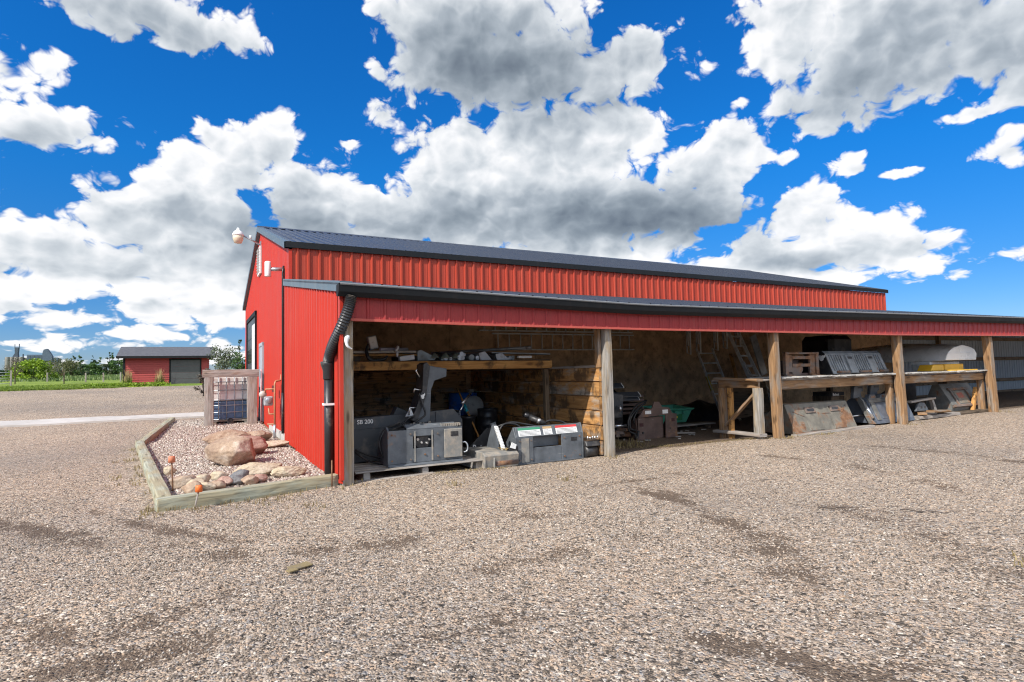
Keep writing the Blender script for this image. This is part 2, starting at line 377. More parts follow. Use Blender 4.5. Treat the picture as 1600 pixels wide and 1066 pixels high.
    def cyl(s, p0, p1, r, r1=None, n=20): return s.tube([p0, p1], [r, r if r1 is None else r1], n)
    def lathe(s, c, prof, n=28, axis='Z'):
        """closed revolve of (radius, height) points about a vertical (or Y / X) axis at c"""
        vs = []; c = Vector(c)
        for (r, h) in prof:
            for k in range(n):
                t = 2 * pi * k / n
                q = Vector((r * cos(t), r * sin(t), h)) if axis == 'Z' else Vector((r * cos(t), h, r * sin(t))) if axis == 'Y' else Vector((h, r * cos(t), r * sin(t)))
                vs.append(c + q)
        fs = [(i * n + k, i * n + (k + 1) % n, (i + 1) * n + (k + 1) % n, (i + 1) * n + k) for i in range(len(prof) - 1) for k in range(n)]
        fs.append(tuple(range(n - 1, -1, -1))); fs.append(tuple((len(prof) - 1) * n + k for k in range(n)))
        s._add(vs, fs, None, True); return s
    def grid(s, P, uvf=None, smooth=True):
        """P[i][j] world points"""
        ni, nj = len(P), len(P[0]); vs = [q for row in P for q in row]
        fs = [(i * nj + j, i * nj + j + 1, (i + 1) * nj + j + 1, (i + 1) * nj + j) for i in range(ni - 1) for j in range(nj - 1)]
        uvs = [[(vs[k][0], vs[k][1]) for k in f] for f in fs]
        s._add(vs, fs, uvs, smooth); return s
    def build(s, name, mat, parent=None, bevel=0.0, origin=None, smooth_all=False, fixn=False, seg=1):
        me = bpy.data.meshes.new(name)
        o0 = Vector(origin) if origin is not None else (WLOC[parent] if parent is not None else Vector())
        me.from_pydata([tuple(Vector(q) - o0) for q in s.v], [], s.f)
        uvl = me.uv_layers.new(name='UVMap'); k = 0
        flat = [c for f in s.uv for q in f for c in (q[0], q[1])]
        uvl.data.foreach_set('uv', flat)
        me.polygons.foreach_set('use_smooth', [True] * len(s.f) if smooth_all else s.sm)
        if mat is not None: me.materials.append(mat)
        if fixn:
            b = bmesh.new(); b.from_mesh(me); bmesh.ops.recalc_face_normals(b, faces=b.faces); b.to_mesh(me); b.free()
        me.update()
        o = bpy.data.objects.new(name, me); COL.objects.link(o)
        if parent is not None: o.parent = parent; o.location = o0 - WLOC[parent]
        else: o.location = o0
        WLOC[o] = o0.copy()
        if bevel > 0:
            md = o.modifiers.new('bevel', 'BEVEL'); md.width = bevel; md.segments = seg; md.limit_method = 'ANGLE'; md.angle_limit = radians(35)
        return o

def textmesh(body, size, origin, xdir, ydir, name, mat, parent, depth=0.003, bold=False):
    cu = bpy.data.curves.new('lettering', 'FONT'); cu.body = body; cu.size = size; cu.extrude = depth
    if bold: cu.offset = size * 0.018
    tmp = bpy.data.objects.new('lettering', cu); COL.objects.link(tmp)
    dg = bpy.context.evaluated_depsgraph_get(); me = bpy.data.meshes.new_from_object(tmp.evaluated_get(dg))
    bpy.data.objects.remove(tmp); bpy.data.curves.remove(cu)
    X, Y = Vector(xdir).normalized(), Vector(ydir).normalized(); Z = X.cross(Y)
    o0 = Vector(origin); me.transform(Matrix(((X.x, Y.x, Z.x, o0.x), (X.y, Y.y, Z.y, o0.y), (X.z, Y.z, Z.z, o0.z), (0, 0, 0, 1))))
    me.transform(Matrix.Translation(-WLOC[parent])); me.name = name
    me.materials.clear(); me.materials.append(mat)
    o = bpy.data.objects.new(name, me); COL.objects.link(o); o.parent = parent; WLOC[o] = WLOC[parent].copy()
    return o

def lerp_tab(tab, x):
    if x <= tab[0][0]: return tab[0][1]
    for (a, b), (c, d) in zip(tab, tab[1:]):
        if x <= c: return b + (d - b) * (x - a) / (c - a)
    return tab[-1][1]

# ================================================================== terrain
TERR = [(8, 0), (18, .35), (30, .88), (41, 1.12), (92, 2.3), (200, 3.5), (1000, 5.0), (4000, 6.0)]
RUTS = [([(3.07, -2.26), (2.77, -3.67), (2.31, -4.68), (1.86, -5.3), (1.53, -5.85), (1.24, -6.29), (1.01, -6.55)], 0.2),
        ([(4.0, -4.15), (3.87, -4.84), (3.32, -5.53), (2.98, -6.13), (2.71, -6.66)], 0.2),
        ([(6.37, -1.49), (6.61, -2.43), (6.36, -3.48), (5.88, -4.44)], 0.16),
        ([(8.94, -1.85), (8.99, -3.02), (8.68, -3.96), (8.5, -5.01)], 0.2),
        ([(-4.72, 1.3), (-3.01, -0.84), (-2.52, -1.48), (-2.05, -2.03), (-1.35, -2.73), (-0.77, -2.89), (-0.06, -2.94), (0.71, -2.77), (1.65, -2.93)], 0.2),
        ([(-2.75, -0.0), (-2.09, -1.24), (-1.46, -2.16), (-0.71, -2.57)], 0.12),
        ([(-3.07, -3.46), (-2.54, -3.54), (-2.25, -3.84), (-1.94, -3.74), (-1.69, -3.53)], 0.18),
        ([(-2.47, -4.24), (-2.09, -4.31), (-1.79, -4.32)], 0.14),
        ([(0.6, -5.67), (0.85, -5.98), (0.88, -6.29)], 0.14),
        ([(-0.78, -4.93), (-0.54, -4.89), (-0.14, -4.89)], 0.1),
        ([(0.1, -4.04), (0.63, -3.98), (1.16, -3.84), (1.65, -3.92)], 0.1),
        ([(2.07, -2.05), (3.02, -1.81), (4.16, -1.78)], 0.12)]
def seg_d(x, y, pts):
    best = 9e9
    for (ax, ay), (bx, by) in zip(pts, pts[1:]):
        dx, dy = bx - ax, by - ay; t = max(0, min(1, ((x - ax) * dx + (y - ay) * dy) / (dx * dx + dy * dy)))
        d = (x - ax - t * dx) ** 2 + (y - ay - t * dy) ** 2
        if d < best: best = d
    return sqrt(best)
def dirt_at(x, y):
    k = 0.0
    if -10 < x < 26 and -9 < y < 1.5:
        for pts, w in RUTS:
            d = seg_d(x, y, pts)
            if d < 3.2 * w:
                n = mnoise.noise(Vector((x * 1.1, y * 1.1, w * 40))) * 0.6 + 0.75 * mnoise.noise(Vector((x * 3.7, y * 3.7, w * 40))) + 0.3
                k = max(k, math.exp(-(d / w) ** 2 * 0.7) * max(0, min(.85, n + 0.22)))
    if y > 0.15 and x > 0: k = max(k, min(1, (y - 0.15) / 0.5))
    return min(1, k)
def relief(x, y):
    z = lerp_tab(TERR, y)
    r = max(abs(x), abs(y))
    if r < 60:
        z += 0.035 * mnoise.noise(Vector((x * 0.45, y * 0.45, 0))) + 0.012 * mnoise.noise(Vector((x * 1.7, y * 1.7, 3)))
    if x > 12: z += 0.09 * min(1, (x - 12) / 6) * (1 if y < 6 else 0)
    if y > 0.2 and x > 0 and y < 6: z = min(z, z - 0.02 * min(1, y))
    if y < 1.5: z -= 0.022 * dirt_at(x, y)
    return z
def steps(a, b, fine0, fine1, st, grow=1.35):
    xs = []; x = fine0
    while x <= fine1 + 1e-6: xs.append(x); x += st
    s = st
    x = xs[-1]
    while x < b: s *= grow; x += s; xs.append(min(x, b))
    s = st; x = xs[0]; lo = []
    while x > a: s *= grow; x -= s; lo.append(max(x, a))
    return lo[::-1] + xs
XS = steps(-3500, 3500, -7.5, 14, 0.14); YS = steps(-400, 4500, -9.0, 3.0, 0.14, 1.22)

m, t, b = new_mat('gravel ground')
o = t.new('ShaderNodeTexCoord').outputs['Object']
wv = t.v('ADD', o, t.v('SCALE', t.noise(o, 30.0, 2.0, 0.5, col=True)))
wv.node.inputs[0].links[0].from_node if False else None
at = t.new('ShaderNodeAttribute', attribute_name='dirt').outputs['Fac']
def stones(scale):
    n = t.new('ShaderNodeTexVoronoi', voronoi_dimensions='2D'); n.inputs['Scale'].default_value = scale; t.l.new(o, n.inputs['Vector'])
    s2 = t.new('ShaderNodeSeparateColor'); t.l.new(n.outputs['Color'], s2.inputs[0])
    return n.outputs['Distance'], s2.outputs[0], s2.outputs[1]
STONE = [(0.0, (0.05, 0.044, 0.038)), (0.16, (0.13, 0.106, 0.084)), (0.34, (0.24, 0.195, 0.152)), (0.5, (0.34, 0.268, 0.203)), (0.62, (0.27, 0.26, 0.25)), (0.76, (0.43, 0.31, 0.215)), (0.92, (0.43, 0.37, 0.305)), (1.0, (0.62, 0.56, 0.48))]
d1, r1, g1 = stones(74.0); d2, r2, g2 = stones(36.0)
c1 = t.ramp(r1, STONE); c2 = t.ramp(r2, STONE)
big = t.remap(g2, 0.62, 0.68)
c = t.mix(big, c1, c2)
h = t.m('ADD', t.m('MULTIPLY', t.remap(d1, 0.0, 0.6, 1, 0), 0.5), t.m('MULTIPLY', t.m('MULTIPLY', big, t.remap(d2, 0.0, 0.5, 1, 0)), 1.0))
patch = t.noise(o, 0.55, 6.0, 0.62); patch2 = t.noise(o, 2.6, 5.0, 0.6)
dirtc = t.mix(t.remap(t.noise(o, 60.0, 4.0), 0.3, 0.7), (0.06, 0.043, 0.031), (0.16, 0.118, 0.085))
patch3 = t.noise(t.v('MULTIPLY', o, (0.35, 1.0, 1.0)), 0.9, 5.0, 0.62)
k = t.m('ADD', t.m('MULTIPLY', at, 1.3), t.m('MULTIPLY_ADD', patch, 1.0, -0.66))
k = t.m('ADD', k, t.m('MULTIPLY_ADD', patch3, 1.0, -0.44))
k = t.m('ADD', k, t.m('MULTIPLY_ADD', patch2, 0.9, -0.45))
k = t.m('ADD', k, t.m('MULTIPLY_ADD', r1, -0.5, 0.12))
k = t.m('ADD', k, t.m('MULTIPLY_ADD', t.noise(o, 11.0, 5.0, 0.7), 1.9, -0.95))
kk = t.remap(k, 0.10, 0.46, 0, 0.93)
c = t.mix(kk, c, dirtc)
tint = t.mix(t.remap(t.noise(o, 0.23, 3.0), 0.35, 0.65), (0.97, 0.95, 0.925), (1.30, 1.22, 1.12))
c = t.mix(1.0, c, tint, 'MULTIPLY')
t.l.new(c, b.inputs['Base Color']); b.inputs['Roughness'].default_value = 0.88; b.inputs['Specular IOR Level'].default_value = 0.25
bb = t.bump(h, 0.9, 0.012); t.l.new(t.bump(t.noise(o, 9.0, 6.0, 0.65), 0.5, 0.03, bb), b.inputs['Normal'])
M_GROUND = m

def ground_sheet():
    P = [[(x, y, relief(x, y)) for y in YS] for x in XS]
    g = MB(); g.grid(P)
    # grid order is x-major: flip to face up
    g.f = [f[::-1] for f in g.f]; g.uv = [q[::-1] for q in g.uv]
    ob = g.build('ground', M_GROUND); tag(ob, kind='structure')
    ob['label'] = 'grey and tan gravel yard with darker tyre tracks'
    a = ob.data.attributes.new('dirt', 'FLOAT', 'POINT')
    a.data.foreach_set('value', [dirt_at(q[0], q[1]) for q in g.v])
    return ob, P
GROUND, GP = ground_sheet()

# pebbles: loose stones lying on the yard
def pebble_meshes(name, mat, count, seed):
    cl = bpy.data.collections.new(name); rng = random.Random(seed)
    for i in range(count):
        bm = bmesh.new(); bmesh.ops.create_icosphere(bm, subdivisions=1 if i % 3 else 2, radius=0.5)
        sx, sy, sz = 1.0, rng.uniform(.65, .95), rng.uniform(.42, .72); off = Vector((rng.random() * 50, rng.random() * 50, 0))
        for v in bm.verts:
            n = 1 + 0.28 * mnoise.noise(v.co * 2.1 + off); v.co = Vector((v.co.x * sx, v.co.y * sy, v.co.z * sz)) * n
        me = bpy.data.meshes.new(name); bm.to_mesh(me); bm.free()
        if i % 2 == 0: me.polygons.foreach_set('use_smooth', [True] * len(me.polygons))
        me.materials.append(mat); ob = bpy.data.objects.new(name, me); cl.objects.link(ob)
    return cl
def stone_mat(name, stops):
    m, t, b = new_mat(name)
    r = t.new('ShaderNodeObjectInfo').outputs['Random']; o = t.new('ShaderNodeTexCoord').outputs['Object']
    c = t.ramp(r, stops); n = t.noise(o, 3.5, 4.0, 0.6)
    c = t.mix(1.0, c, t.mix(t.remap(n, 0.3, 0.7), (0.72, 0.72, 0.72), (1.2, 1.18, 1.15)), 'MULTIPLY')
    t.l.new(c, b.inputs['Base Color']); b.inputs['Roughness'].default_value = 0.8; b.inputs['Specular IOR Level'].default_value = 0.3
    t.l.new(t.bump(n, 0.3, 0.05), b.inputs['Normal'])
    return m
def scatter(name, grid_pts, dens, coll, smin, smax, seed, tilt=pi, lift=0.0):
    """one object: stones scattered over a patch by geometry nodes"""
    g = MB(); g.grid(grid_pts); g.f = [f[::-1] for f in g.f]; g.uv = [q[::-1] for q in g.uv]
    ob = g.build(name, None)
    a = ob.data.attributes.new('dens', 'FLOAT', 'POINT'); a.data.foreach_set('value', [dens(q[0], q[1]) for q in g.v])
    ng = bpy.data.node_groups.new(name, 'GeometryNodeTree')
    ng.interface.new_socket('Geometry', in_out='INPUT', socket_type='NodeSocketGeometry')
    ng.interface.new_socket('Geometry', in_out='OUTPUT', socket_type='NodeSocketGeometry')
    N, Lk = ng.nodes, ng.links
    gi = N.new('NodeGroupInput'); go = N.new('NodeGroupOutput')
    dp = N.new('GeometryNodeDistributePointsOnFaces'); dp.distribute_method = 'RANDOM'; dp.inputs['Seed'].default_value = seed
    na = N.new('GeometryNodeInputNamedAttribute'); na.data_type = 'FLOAT'; na.inputs[0].default_value = 'dens'
    ci = N.new('GeometryNodeCollectionInfo'); ci.inputs[0].default_value = coll; ci.inputs['Separate Children'].default_value = True; ci.inputs['Reset Children'].default_value = True
    ip = N.new('GeometryNodeInstanceOnPoints'); ip.inputs['Pick Instance'].default_value = True
    rv = N.new('FunctionNodeRandomValue'); rv.data_type = 'FLOAT_VECTOR'
    rv.inputs[0].default_value = (-0.35 * tilt, -0.35 * tilt, 0); rv.inputs[1].default_value = (0.35 * tilt, 0.35 * tilt, 2 * pi)
    rs = N.new('FunctionNodeRandomValue'); rs.data_type = 'FLOAT'; 
    fs = [i for i in rs.inputs if i.type == 'VALUE' and i.enabled]
    fs[0].default_value = 0.0; fs[1].default_value = 1.0
    pw = N.new('ShaderNodeMath'); pw.operation = 'POWER'; pw.inputs[1].default_value = 2.2
    ml = N.new('ShaderNodeMath'); ml.operation = 'MULTIPLY_ADD'; ml.inputs[1].default_value = smax - smin; ml.inputs[2].default_value = smin
    Lk.new(gi.outputs[0], dp.inputs['Mesh']); Lk.new([o for o in na.outputs if o.enabled][0], dp.inputs['Density'])
    Lk.new(dp.outputs['Points'], ip.inputs['Points']); Lk.new(ci.outputs[0], ip.inputs['Instance'])
    Lk.new([o for o in rv.outputs if o.enabled][0], ip.inputs['Rotation'])
    Lk.new([o for o in rs.outputs if o.enabled][0], pw.inputs[0]); Lk.new(pw.outputs[0], ml.inputs[0]); Lk.new(ml.outputs[0], ip.inputs['Scale'])
    Lk.new(ip.outputs[0], go.inputs[0])
    md = ob.modifiers.new('scatter', 'NODES'); md.node_group = ng
    return tag(ob, kind='stuff')
M_PEB = stone_mat('loose pebble', STONE)
peb = pebble_meshes('pebble', M_PEB, 9, 3)
def yard_dens(x, y):
    r = math.hypot(x - CAM.x, y - CAM.y)
    if r < 1.6 or r > 14.5 or y < -8.2: return 0
    if x > -2.95 and y > -0.3 and x < 0.15: return 0
    if y > -0.02 and x > 0: return 0
    d = dirt_at(x, y); n = mnoise.noise(Vector((x * 0.8, y * 0.8, 9))) + 0.6 * mnoise.noise(Vector((x * 0.5, y * 1.7, 4)))
    base = 2300 if r < 6 else 2300 - (r - 6) * 270
    return max(0, base * (1 - 0.62 * d) * max(0.12, 0.85 + 0.9 * n))
ix = [i for i, x in enumerate(XS) if -8.5 <= x <= 13.5]; iy = [j for j, y in enumerate(YS) if -8.6 <= y <= 6.0]
sc_ = scatter('gravel', [[GP[i][j] for j in iy] for i in ix], yard_dens, peb, 0.007, 0.024, 5)
tag(sc_, 'loose grey, tan and white pebbles strewn over the yard', 'gravel')

# ================================================================== materials of the buildings
def metal_sheet(name, col, rough=0.42, var=0.06, dust=0.25, spec=0.4):
    m, t, b = new_mat(name)
    o = t.new('ShaderNodeTexCoord').outputs['Object']
    n = t.noise(t.v('MULTIPLY', o, (1.2, 1.2, 0.35)), 2.0, 6.0, 0.62)
    c = t.mix(t.remap(n, 0.3, 0.7), tuple(x * (1 - var) for x in col), tuple(min(1, x * (1 + var)) for x in col))
    st = t.noise(t.v('MULTIPLY', o, (9.0, 9.0, 0.5)), 1.0, 4.0, 0.6)
    c = t.mix(t.remap(st, 0.55, 0.8, 0, dust), c, (0.30, 0.16, 0.11))
    fade = t.noise(o, 0.55, 5.0, 0.65)
    c = t.mix(t.remap(fade, 0.42, 0.72, 0, 0.22), c, tuple(min(1, x * 0.82 + 0.022) for x in col))
    low = t.noise(t.v('MULTIPLY', o, (4.0, 4.0, 1.3)), 1.0, 6.0, 0.7)
    c = t.mix(t.remap(low, 0.60, 0.80, 0, dust * 0.8), c, tuple(x * 0.45 for x in col))
    t.l.new(c, b.inputs['Base Color']); t.l.new(t.remap(n, 0.3, 0.7, rough - 0.07, rough + 0.1), b.inputs['Roughness'])
    b.inputs['Specular IOR Level'].default_value = spec
    t.l.new(t.bump(t.noise(o, 1.6, 3.0), 0.12, 0.02), b.inputs['Normal'])
    return m
M_RED = metal_sheet('red steel sheet', (0.43, 0.031, 0.016), spec=0.22)
M_REDS = metal_sheet('red steel sheet shaded side', (0.37, 0.047, 0.025), dust=0.3, spec=0.22)  # dustier copy of the red, its tone darkened for the weakly lit side wall
M_FASC = metal_sheet('red sheet shaded to maroon', (0.29, 0.037, 0.036), dust=0.2, spec=0.2)  # fascia copy of the red, the gutter's shade deepened in its colour
M_ROOF = metal_sheet('charcoal steel roof', (0.034, 0.040, 0.050), rough=0.32, dust=0.10, spec=0.5)
M_TRIM = metal_sheet('dark grey trim', (0.010, 0.012, 0.014), rough=0.6, dust=0.04, spec=0.2)
M_FLASH = metal_sheet('blue grey flashing', (0.085, 0.125, 0.155), rough=0.4, dust=0.1)
M_BLACKP = paint('black plastic', (0.018, 0.019, 0.021), 0.42, dirt=0.2)
M_GREYSHEET = metal_sheet('bare grey sheet inside', (0.36, 0.41, 0.46), rough=0.45, dust=0.15)
M_CONC = paint('concrete', (0.48, 0.45, 0.41), 0.9, var=0.12, dirt=0.25, dirt_col=(0.30, 0.27, 0.24), scale=1.5, bump=0.25)
M_WHITE = paint('white paint', (0.74, 0.74, 0.73), 0.5, var=0.05, dirt=0.15, dirt_col=(0.45, 0.42, 0.38))
M_GALV = paint('galvanised steel', (0.45, 0.47, 0.49), 0.38, metal=0.7, var=0.15, dirt=0.2, scale=6)
M_POST = wood('weathered post', (0.17, 0.092, 0.042), (0.37, 0.22, 0.11), gray=0.5, gcol=(0.26, 0.22, 0.18))
M_POSTG = wood('grey post', (0.20, 0.145, 0.09), (0.38, 0.30, 0.20), gray=0.72, gcol=(0.30, 0.28, 0.25))
M_ORANGE = wood('varnished orange lumber', (0.36, 0.16, 0.045), (0.58, 0.31, 0.10), stain=0.35)
M_PLANK = wood('old brown plank', (0.27, 0.15, 0.07), (0.52, 0.31, 0.15), gray=0.35, gcol=(0.30, 0.27, 0.23), stain=0.5)
M_PARTN = wood('partition plank', (0.30, 0.135, 0.042), (0.58, 0.31, 0.11), gray=0.42, gcol=(0.38, 0.34, 0.28), stain=0.55, fine=22)
M_PLY = paint('dark sheathing board', (0.47, 0.305, 0.17), 0.85, var=0.30, dirt=0.45, dirt_col=(0.20, 0.125, 0.07), scale=3.2, bump=0.2)
M_RAFTER = wood('rafter', (0.14, 0.095, 0.055), (0.27, 0.19, 0.12))
M_TIMBER = wood('treated timber', (0.23, 0.20, 0.125), (0.36, 0.32, 0.21), gray=0.6, gcol=(0.34, 0.35, 0.27))
M_GREYWOOD = wood('grey barn timber', (0.20, 0.15, 0.11), (0.38, 0.31, 0.25), gray=0.8, gcol=(0.33, 0.30, 0.27))
m, t, b = new_mat('dark glass'); b.inputs['Base Color'].default_value = (0.02, 0.025, 0.03, 1); b.inputs['Roughness'].default_value = 0.08
M_GLASS = m

def ribbed(mb, axis, a0, a1, lo, hi, pos, out, sp=0.236, rh=0.018, minor=0.004, wid=0.05):
    """ribbed sheet: runs along axis 'x' or 'y' from a0 to a1; lo/hi: bottom and top height (number or function);
       pos: position across; out: +1/-1 side the ribs stand out to"""
    prof = []; a = a0
    tw = wid * 0.45
    k = 0
    while a < a1:
        prof += [(a, 0), (a + wid * .5 - tw * .5 - .004, 0) if False else (a + 0.001, 0)]
        s = a + sp * 0.5
        prof += [(s - wid / 2, 0), (s - tw / 2, rh), (s + tw / 2, rh), (s + wid / 2, 0)]
        if minor > 0:
            for q in (0.80, 1.20):
                mm = a + sp * q
                if mm + 0.02 < min(a + sp * 1.5 - wid / 2, a1): prof += [(mm - .014, 0), (mm - .006, minor), (mm + .006, minor), (mm + .014, 0)]
        a += sp
    prof = sorted({(round(p, 4), h) for p, h in prof if a0 <= p <= a1} | {(a0, 0), (a1, 0)})
    f = lambda q, v: q(v) if callable(q) else q
    P = []
    for p, h in prof:
        w = pos + out * h; z0, z1 = f(lo, p), f(hi, p)
        P.append([(p, w, z0), (p, w, z1)] if axis == 'x' else [(w, p, z0), (w, p, z1)])
    k = len(mb.v); n = len(P)
    vs = [q for row in P for q in row]
    fs = []
    for i in range(n - 1):
        q = (2 * i, 2 * i + 2, 2 * i + 3, 2 * i + 1)
        flip = (axis == 'x' and out > 0) or (axis == 'y' and out < 0)
        fs.append(q[::-1] if flip else q)
    mb._add(vs, fs)
    return mb

# ================================================================== the shop building
D, HE, HJ, HR, WID, LEN = 5.51, 4.30, 3.555, 6.12, 13.0, 22.43
YF = D + WID; YM = D + WID / 2
shop = empty('shop_building', (0, 12, 0), 'long red metal shop building with charcoal roof and gable end towards the gravel drive', 'building')
def rake(y): return HE + (HR - HE) * (1 - abs(y - YM) / (WID / 2))
g = MB(); ribbed(g, 'y', D + 0.06, YF, lambda y: max(relief(-.3, y), 0.12) - (0.3 if y > 9 else 0.0), lambda y: rake(y) - 0.05, 0.0, -1, rh=0.010, minor=0.003, wid=0.05); gw = g.build('gable_wall', M_RED, shop)
def screws(wall, pts, axis, nm='screw_row'):
    for row in pts:
        g = MB()
        for (a, w, z) in row:
            p = (w, a, z) if axis == 'y' else (a, w, z)
            q = (w - .008, a, z) if axis == 'y' else (a, w - .008, z)
            g.cyl(p, q, .009, n=6)
        o = g.build(nm, M_SCREW, wall); o['kind'] = 'stuff'
M_SCREW = paint('dull screw', (.30, .10, .08), .5)


g = MB(); ribbed(g, 'x', 0.05, LEN, HJ - 0.12, HE - 0.02, D, -1, sp=0.236, rh=0.034, wid=0.07); sw = g.build('side_wall', M_REDS, shop)
screws(sw, [[(.05 + .236 * k + .03 + (.10 if k % 2 else 0), D - .001, z) for k in range(94)] for z in (3.62, 4.20)], 'x')
g = MB(); g.box(0.03, LEN, YF - 0.1, YF, 0, HE - 0.05); g.build('back_wall', M_RED, shop)
g = MB(); g.prism([(D + .05, 0), (D + .05, HE - .1), (YM, HR - .1), (YF - .12, HE - .1), (YF - .12, 0)], 0, LEN - 0.06, LEN); g.build('far_gable_wall', M_RED, shop)
# roof: ribbed slopes
def roof_slope(mb, x0, x1, ya, za, yb, zb, sp=0.236, rh=0.034, nrm=1, wid=0.055):
    L = sqrt((yb - ya) ** 2 + (zb - za) ** 2); n = Vector((0, -(zb - za), yb - ya)) / L
    if n.z < 0: n = -n
    prof = []; x = x0
    while x < x1:
        s = x + sp / 2; prof += [(x, 0), (s - wid / 2, 0), (s - wid * .2, rh), (s + wid * .2, rh), (s + wid / 2, 0)]; x += sp
    prof = [(p, h) for p, h in prof if p <= x1] + [(x1, 0)]
    k = len(mb.v); vs = []
    for p, h in prof:
        o = n * h; vs += [(p, ya + o.y, za + o.z), (p, yb + o.y, zb + o.z)]
    fs = [(2 * i, 2 * i + 2, 2 * i + 3, 2 * i + 1) if yb > ya else (2 * i, 2 * i + 1, 2 * i + 3, 2 * i + 2) for i in range(len(prof) - 1)]
    mb._add(vs, fs)
    # underside
    o = -n * 0.03; k = [(x0, ya + o.y, za + o.z), (x1, ya + o.y, za + o.z), (x1, yb + o.y, zb + o.z), (x0, yb + o.y, zb + o.z)]
    mb._add(k, [(0, 1, 2, 3)])
g = MB(); OH = 0.05
sl = (HR - HE) / (WID / 2)
roof_slope(g, -0.10, LEN + 0.1, D - OH, HE - OH * sl + 0.10, YM, HR + 0.10); roof_slope(g, -0.10, LEN + 0.1, YF + OH, HE - OH * sl + 0.10, YM, HR + 0.10)
roof = g.build('roof', M_ROOF, shop)
g = MB(); g.prism([(YM - .16, HR + .08), (YM, HR + .155), (YM + .16, HR + .08), (YM, HR + .125)], 0, -0.11, LEN + 0.11); g.build('ridge_cap', M_ROOF, roof)
g = MB(); g.prism([(D - OH - .015, HE - OH * sl + 0.125), (D - OH - .015, HE - OH * sl - 0.01), (D - .0, HE - 0.01), (D - .0, HE + 0.01), (D - OH + .01, HE - OH * sl + 0.01), (D - OH + .01, HE - OH * sl + .125)], 0, -0.09, LEN + 0.09); g.build('eave_trim', M_TRIM, shop)
g = MB()
for (ya, yb) in ((D - OH, YM), (YF + OH, YM)):
    za, zb = HE - OH * sl + .115, HR + .115
    g._add([(-.115, ya, za), (-.115, yb, zb), (-.115, yb, zb - .15), (-.115, ya, za - .15), (.06, ya, za + .012), (.06, yb, zb + .012), (.0, yb, zb - .15), (.0, ya, za - .15)],
           [(0, 1, 2, 3), (4, 5, 1, 0), (3, 2, 6, 7)])
g.build('rake_trim', M_FLASH, shop, fixn=True)
g = MB(); g.box(-.022, 0.05, D - .03, D + .075, HJ - .2, HE - .06); g.build('corner_trim', M_RED, shop)
g = MB(); g.box(-.035, .02, D + .08, 9.3, 0.0, 0.18); g.build('foundation', M_CONC, shop)
# overhead door and man door in the gable
dr = MB(); y0, y1 = 13.35, 17.0
dr.box(-.07, .01, y0 - .12, y0, .1, 3.68); dr.box(-.07, .01, y1, y1 + .12, .1, 3.68); dr.box(-.071, .01, y0 - .12, y1 + .12, 3.56, 3.70)
fr = dr.build('overhead_door', M_TRIM, shop)
p = MB()
for k in range(5): p.box(-.03, -.006, y0, y1, .2 + k * .67, .2 + k * .67 + .655)
p.build('door_panel', paint('dark green grey door', (.030, .038, .040), .4), fr)
p = MB(); p.box(-.05, -.031, y0, y0 + 1.35, .2, 3.3); p.build('white_side_panel', M_WHITE, fr)
p = MB(); p.box(-.036, -.0305, y0 + 1.6, y1 - .2, 2.0, 2.5); p.build('window', M_GLASS, fr)
dg = MB(); dg.box(-.05, .01, 10.95, 11.03, .15, 2.5); dg.box(-.05, .01, 12.0, 12.08, .15, 2.5); dg.box(-.051, .01, 10.95, 12.08, 2.42, 2.52)
md = dg.build('entry_door', paint('grey door paint', (0.34, 0.35, 0.38), 0.5), shop)
p = MB(); p.box(-.03, -.005, 11.03, 12.0, .15, 2.42); p.build('door_leaf', MATS['grey door paint'], md)
p = MB(); p.tube([(-.03, 11.12, 1.15), (-.09, 11.12, 1.15), (-.09, 11.24, 1.15)], .012, 8); p.build('handle', M_GALV, md)
# louvred vent and sheathed conduit
v = MB(); v.box(-.06, -.01, 11.7, 12.5, 4.72, 5.58); vent = v.build('gable_vent', M_WHITE, shop)
v = MB()
for k in range(9): v.beam((-.075, 11.72, 4.8 + k * .088), (-.075, 12.48, 4.8 + k * .088), .05, .008, up=(.6, 0, .8))
v.build('louvre', M_WHITE, vent)
v = MB(); v.tube([(-.04, D + .82, .2), (-.04, D + .82, 3.85), (-.02, D + .82, 4.02)], .022, 8); v.build('conduit', M_BLACKP, shop)
v = MB(); v.box(-.02, 0.0, D + .745, D + .79, .2, 3.95); v.build('panel_seam', M_TRIM, shop)
# exhaust flue with tee cap
fl = MB(); fl.tube([(0.02, 6.5, 3.97), (-.30, 6.5, 3.95)], .045, 14); flue = fl.build('exhaust_flue', M_GALV, shop)
fl = MB(); fl.lathe((-.34, 6.5, 3.78), [(.068, 0), (.07, .01), (.07, .33), (.055, .35)], 18); fl.build('flue_cap', M_WHITE, flue)

# yard light on its arm
yl = empty('yard_light', (0, 11.8, 5.55), 'barn yard light with white cap on a slanting arm at the gable peak', 'lamp')
LP = Vector((-.8, 9.46, 5.23)); LP = CAM + (LP - CAM) * 1.13
g = MB(); g.tube([(0.0, 11.9, 5.62), (-.25, 11.75, 5.72), tuple(LP + Vector((.05, .1, .20)))], .025, 10); g.build('arm', M_GALV, yl)
g = MB(); g.box(-.03, 0.0, 11.8, 12.0, 5.5, 5.75); g.build('wall_plate', M_GALV, yl)
g = MB(); g.lathe(LP, [(.10, .10), (.165, .12), (.165, .16), (.12, .24), (.05, .30), (.03, .36)], 20); g.build('lamp_housing', M_WHITE, yl)
g = MB(); g.lathe(LP, [(.06, -.12), (.11, -.11), (.15, .02), (.155, .105)], 20); g.build('diffuser', paint('amber lens', (0.62, 0.52, 0.38), 0.25), yl)
g = MB(); g.cyl(tuple(LP + Vector((.42, .9, .25))), tuple(LP + Vector((.42, .9, .36))), .035); g.build('photocell', M_WHITE, yl)

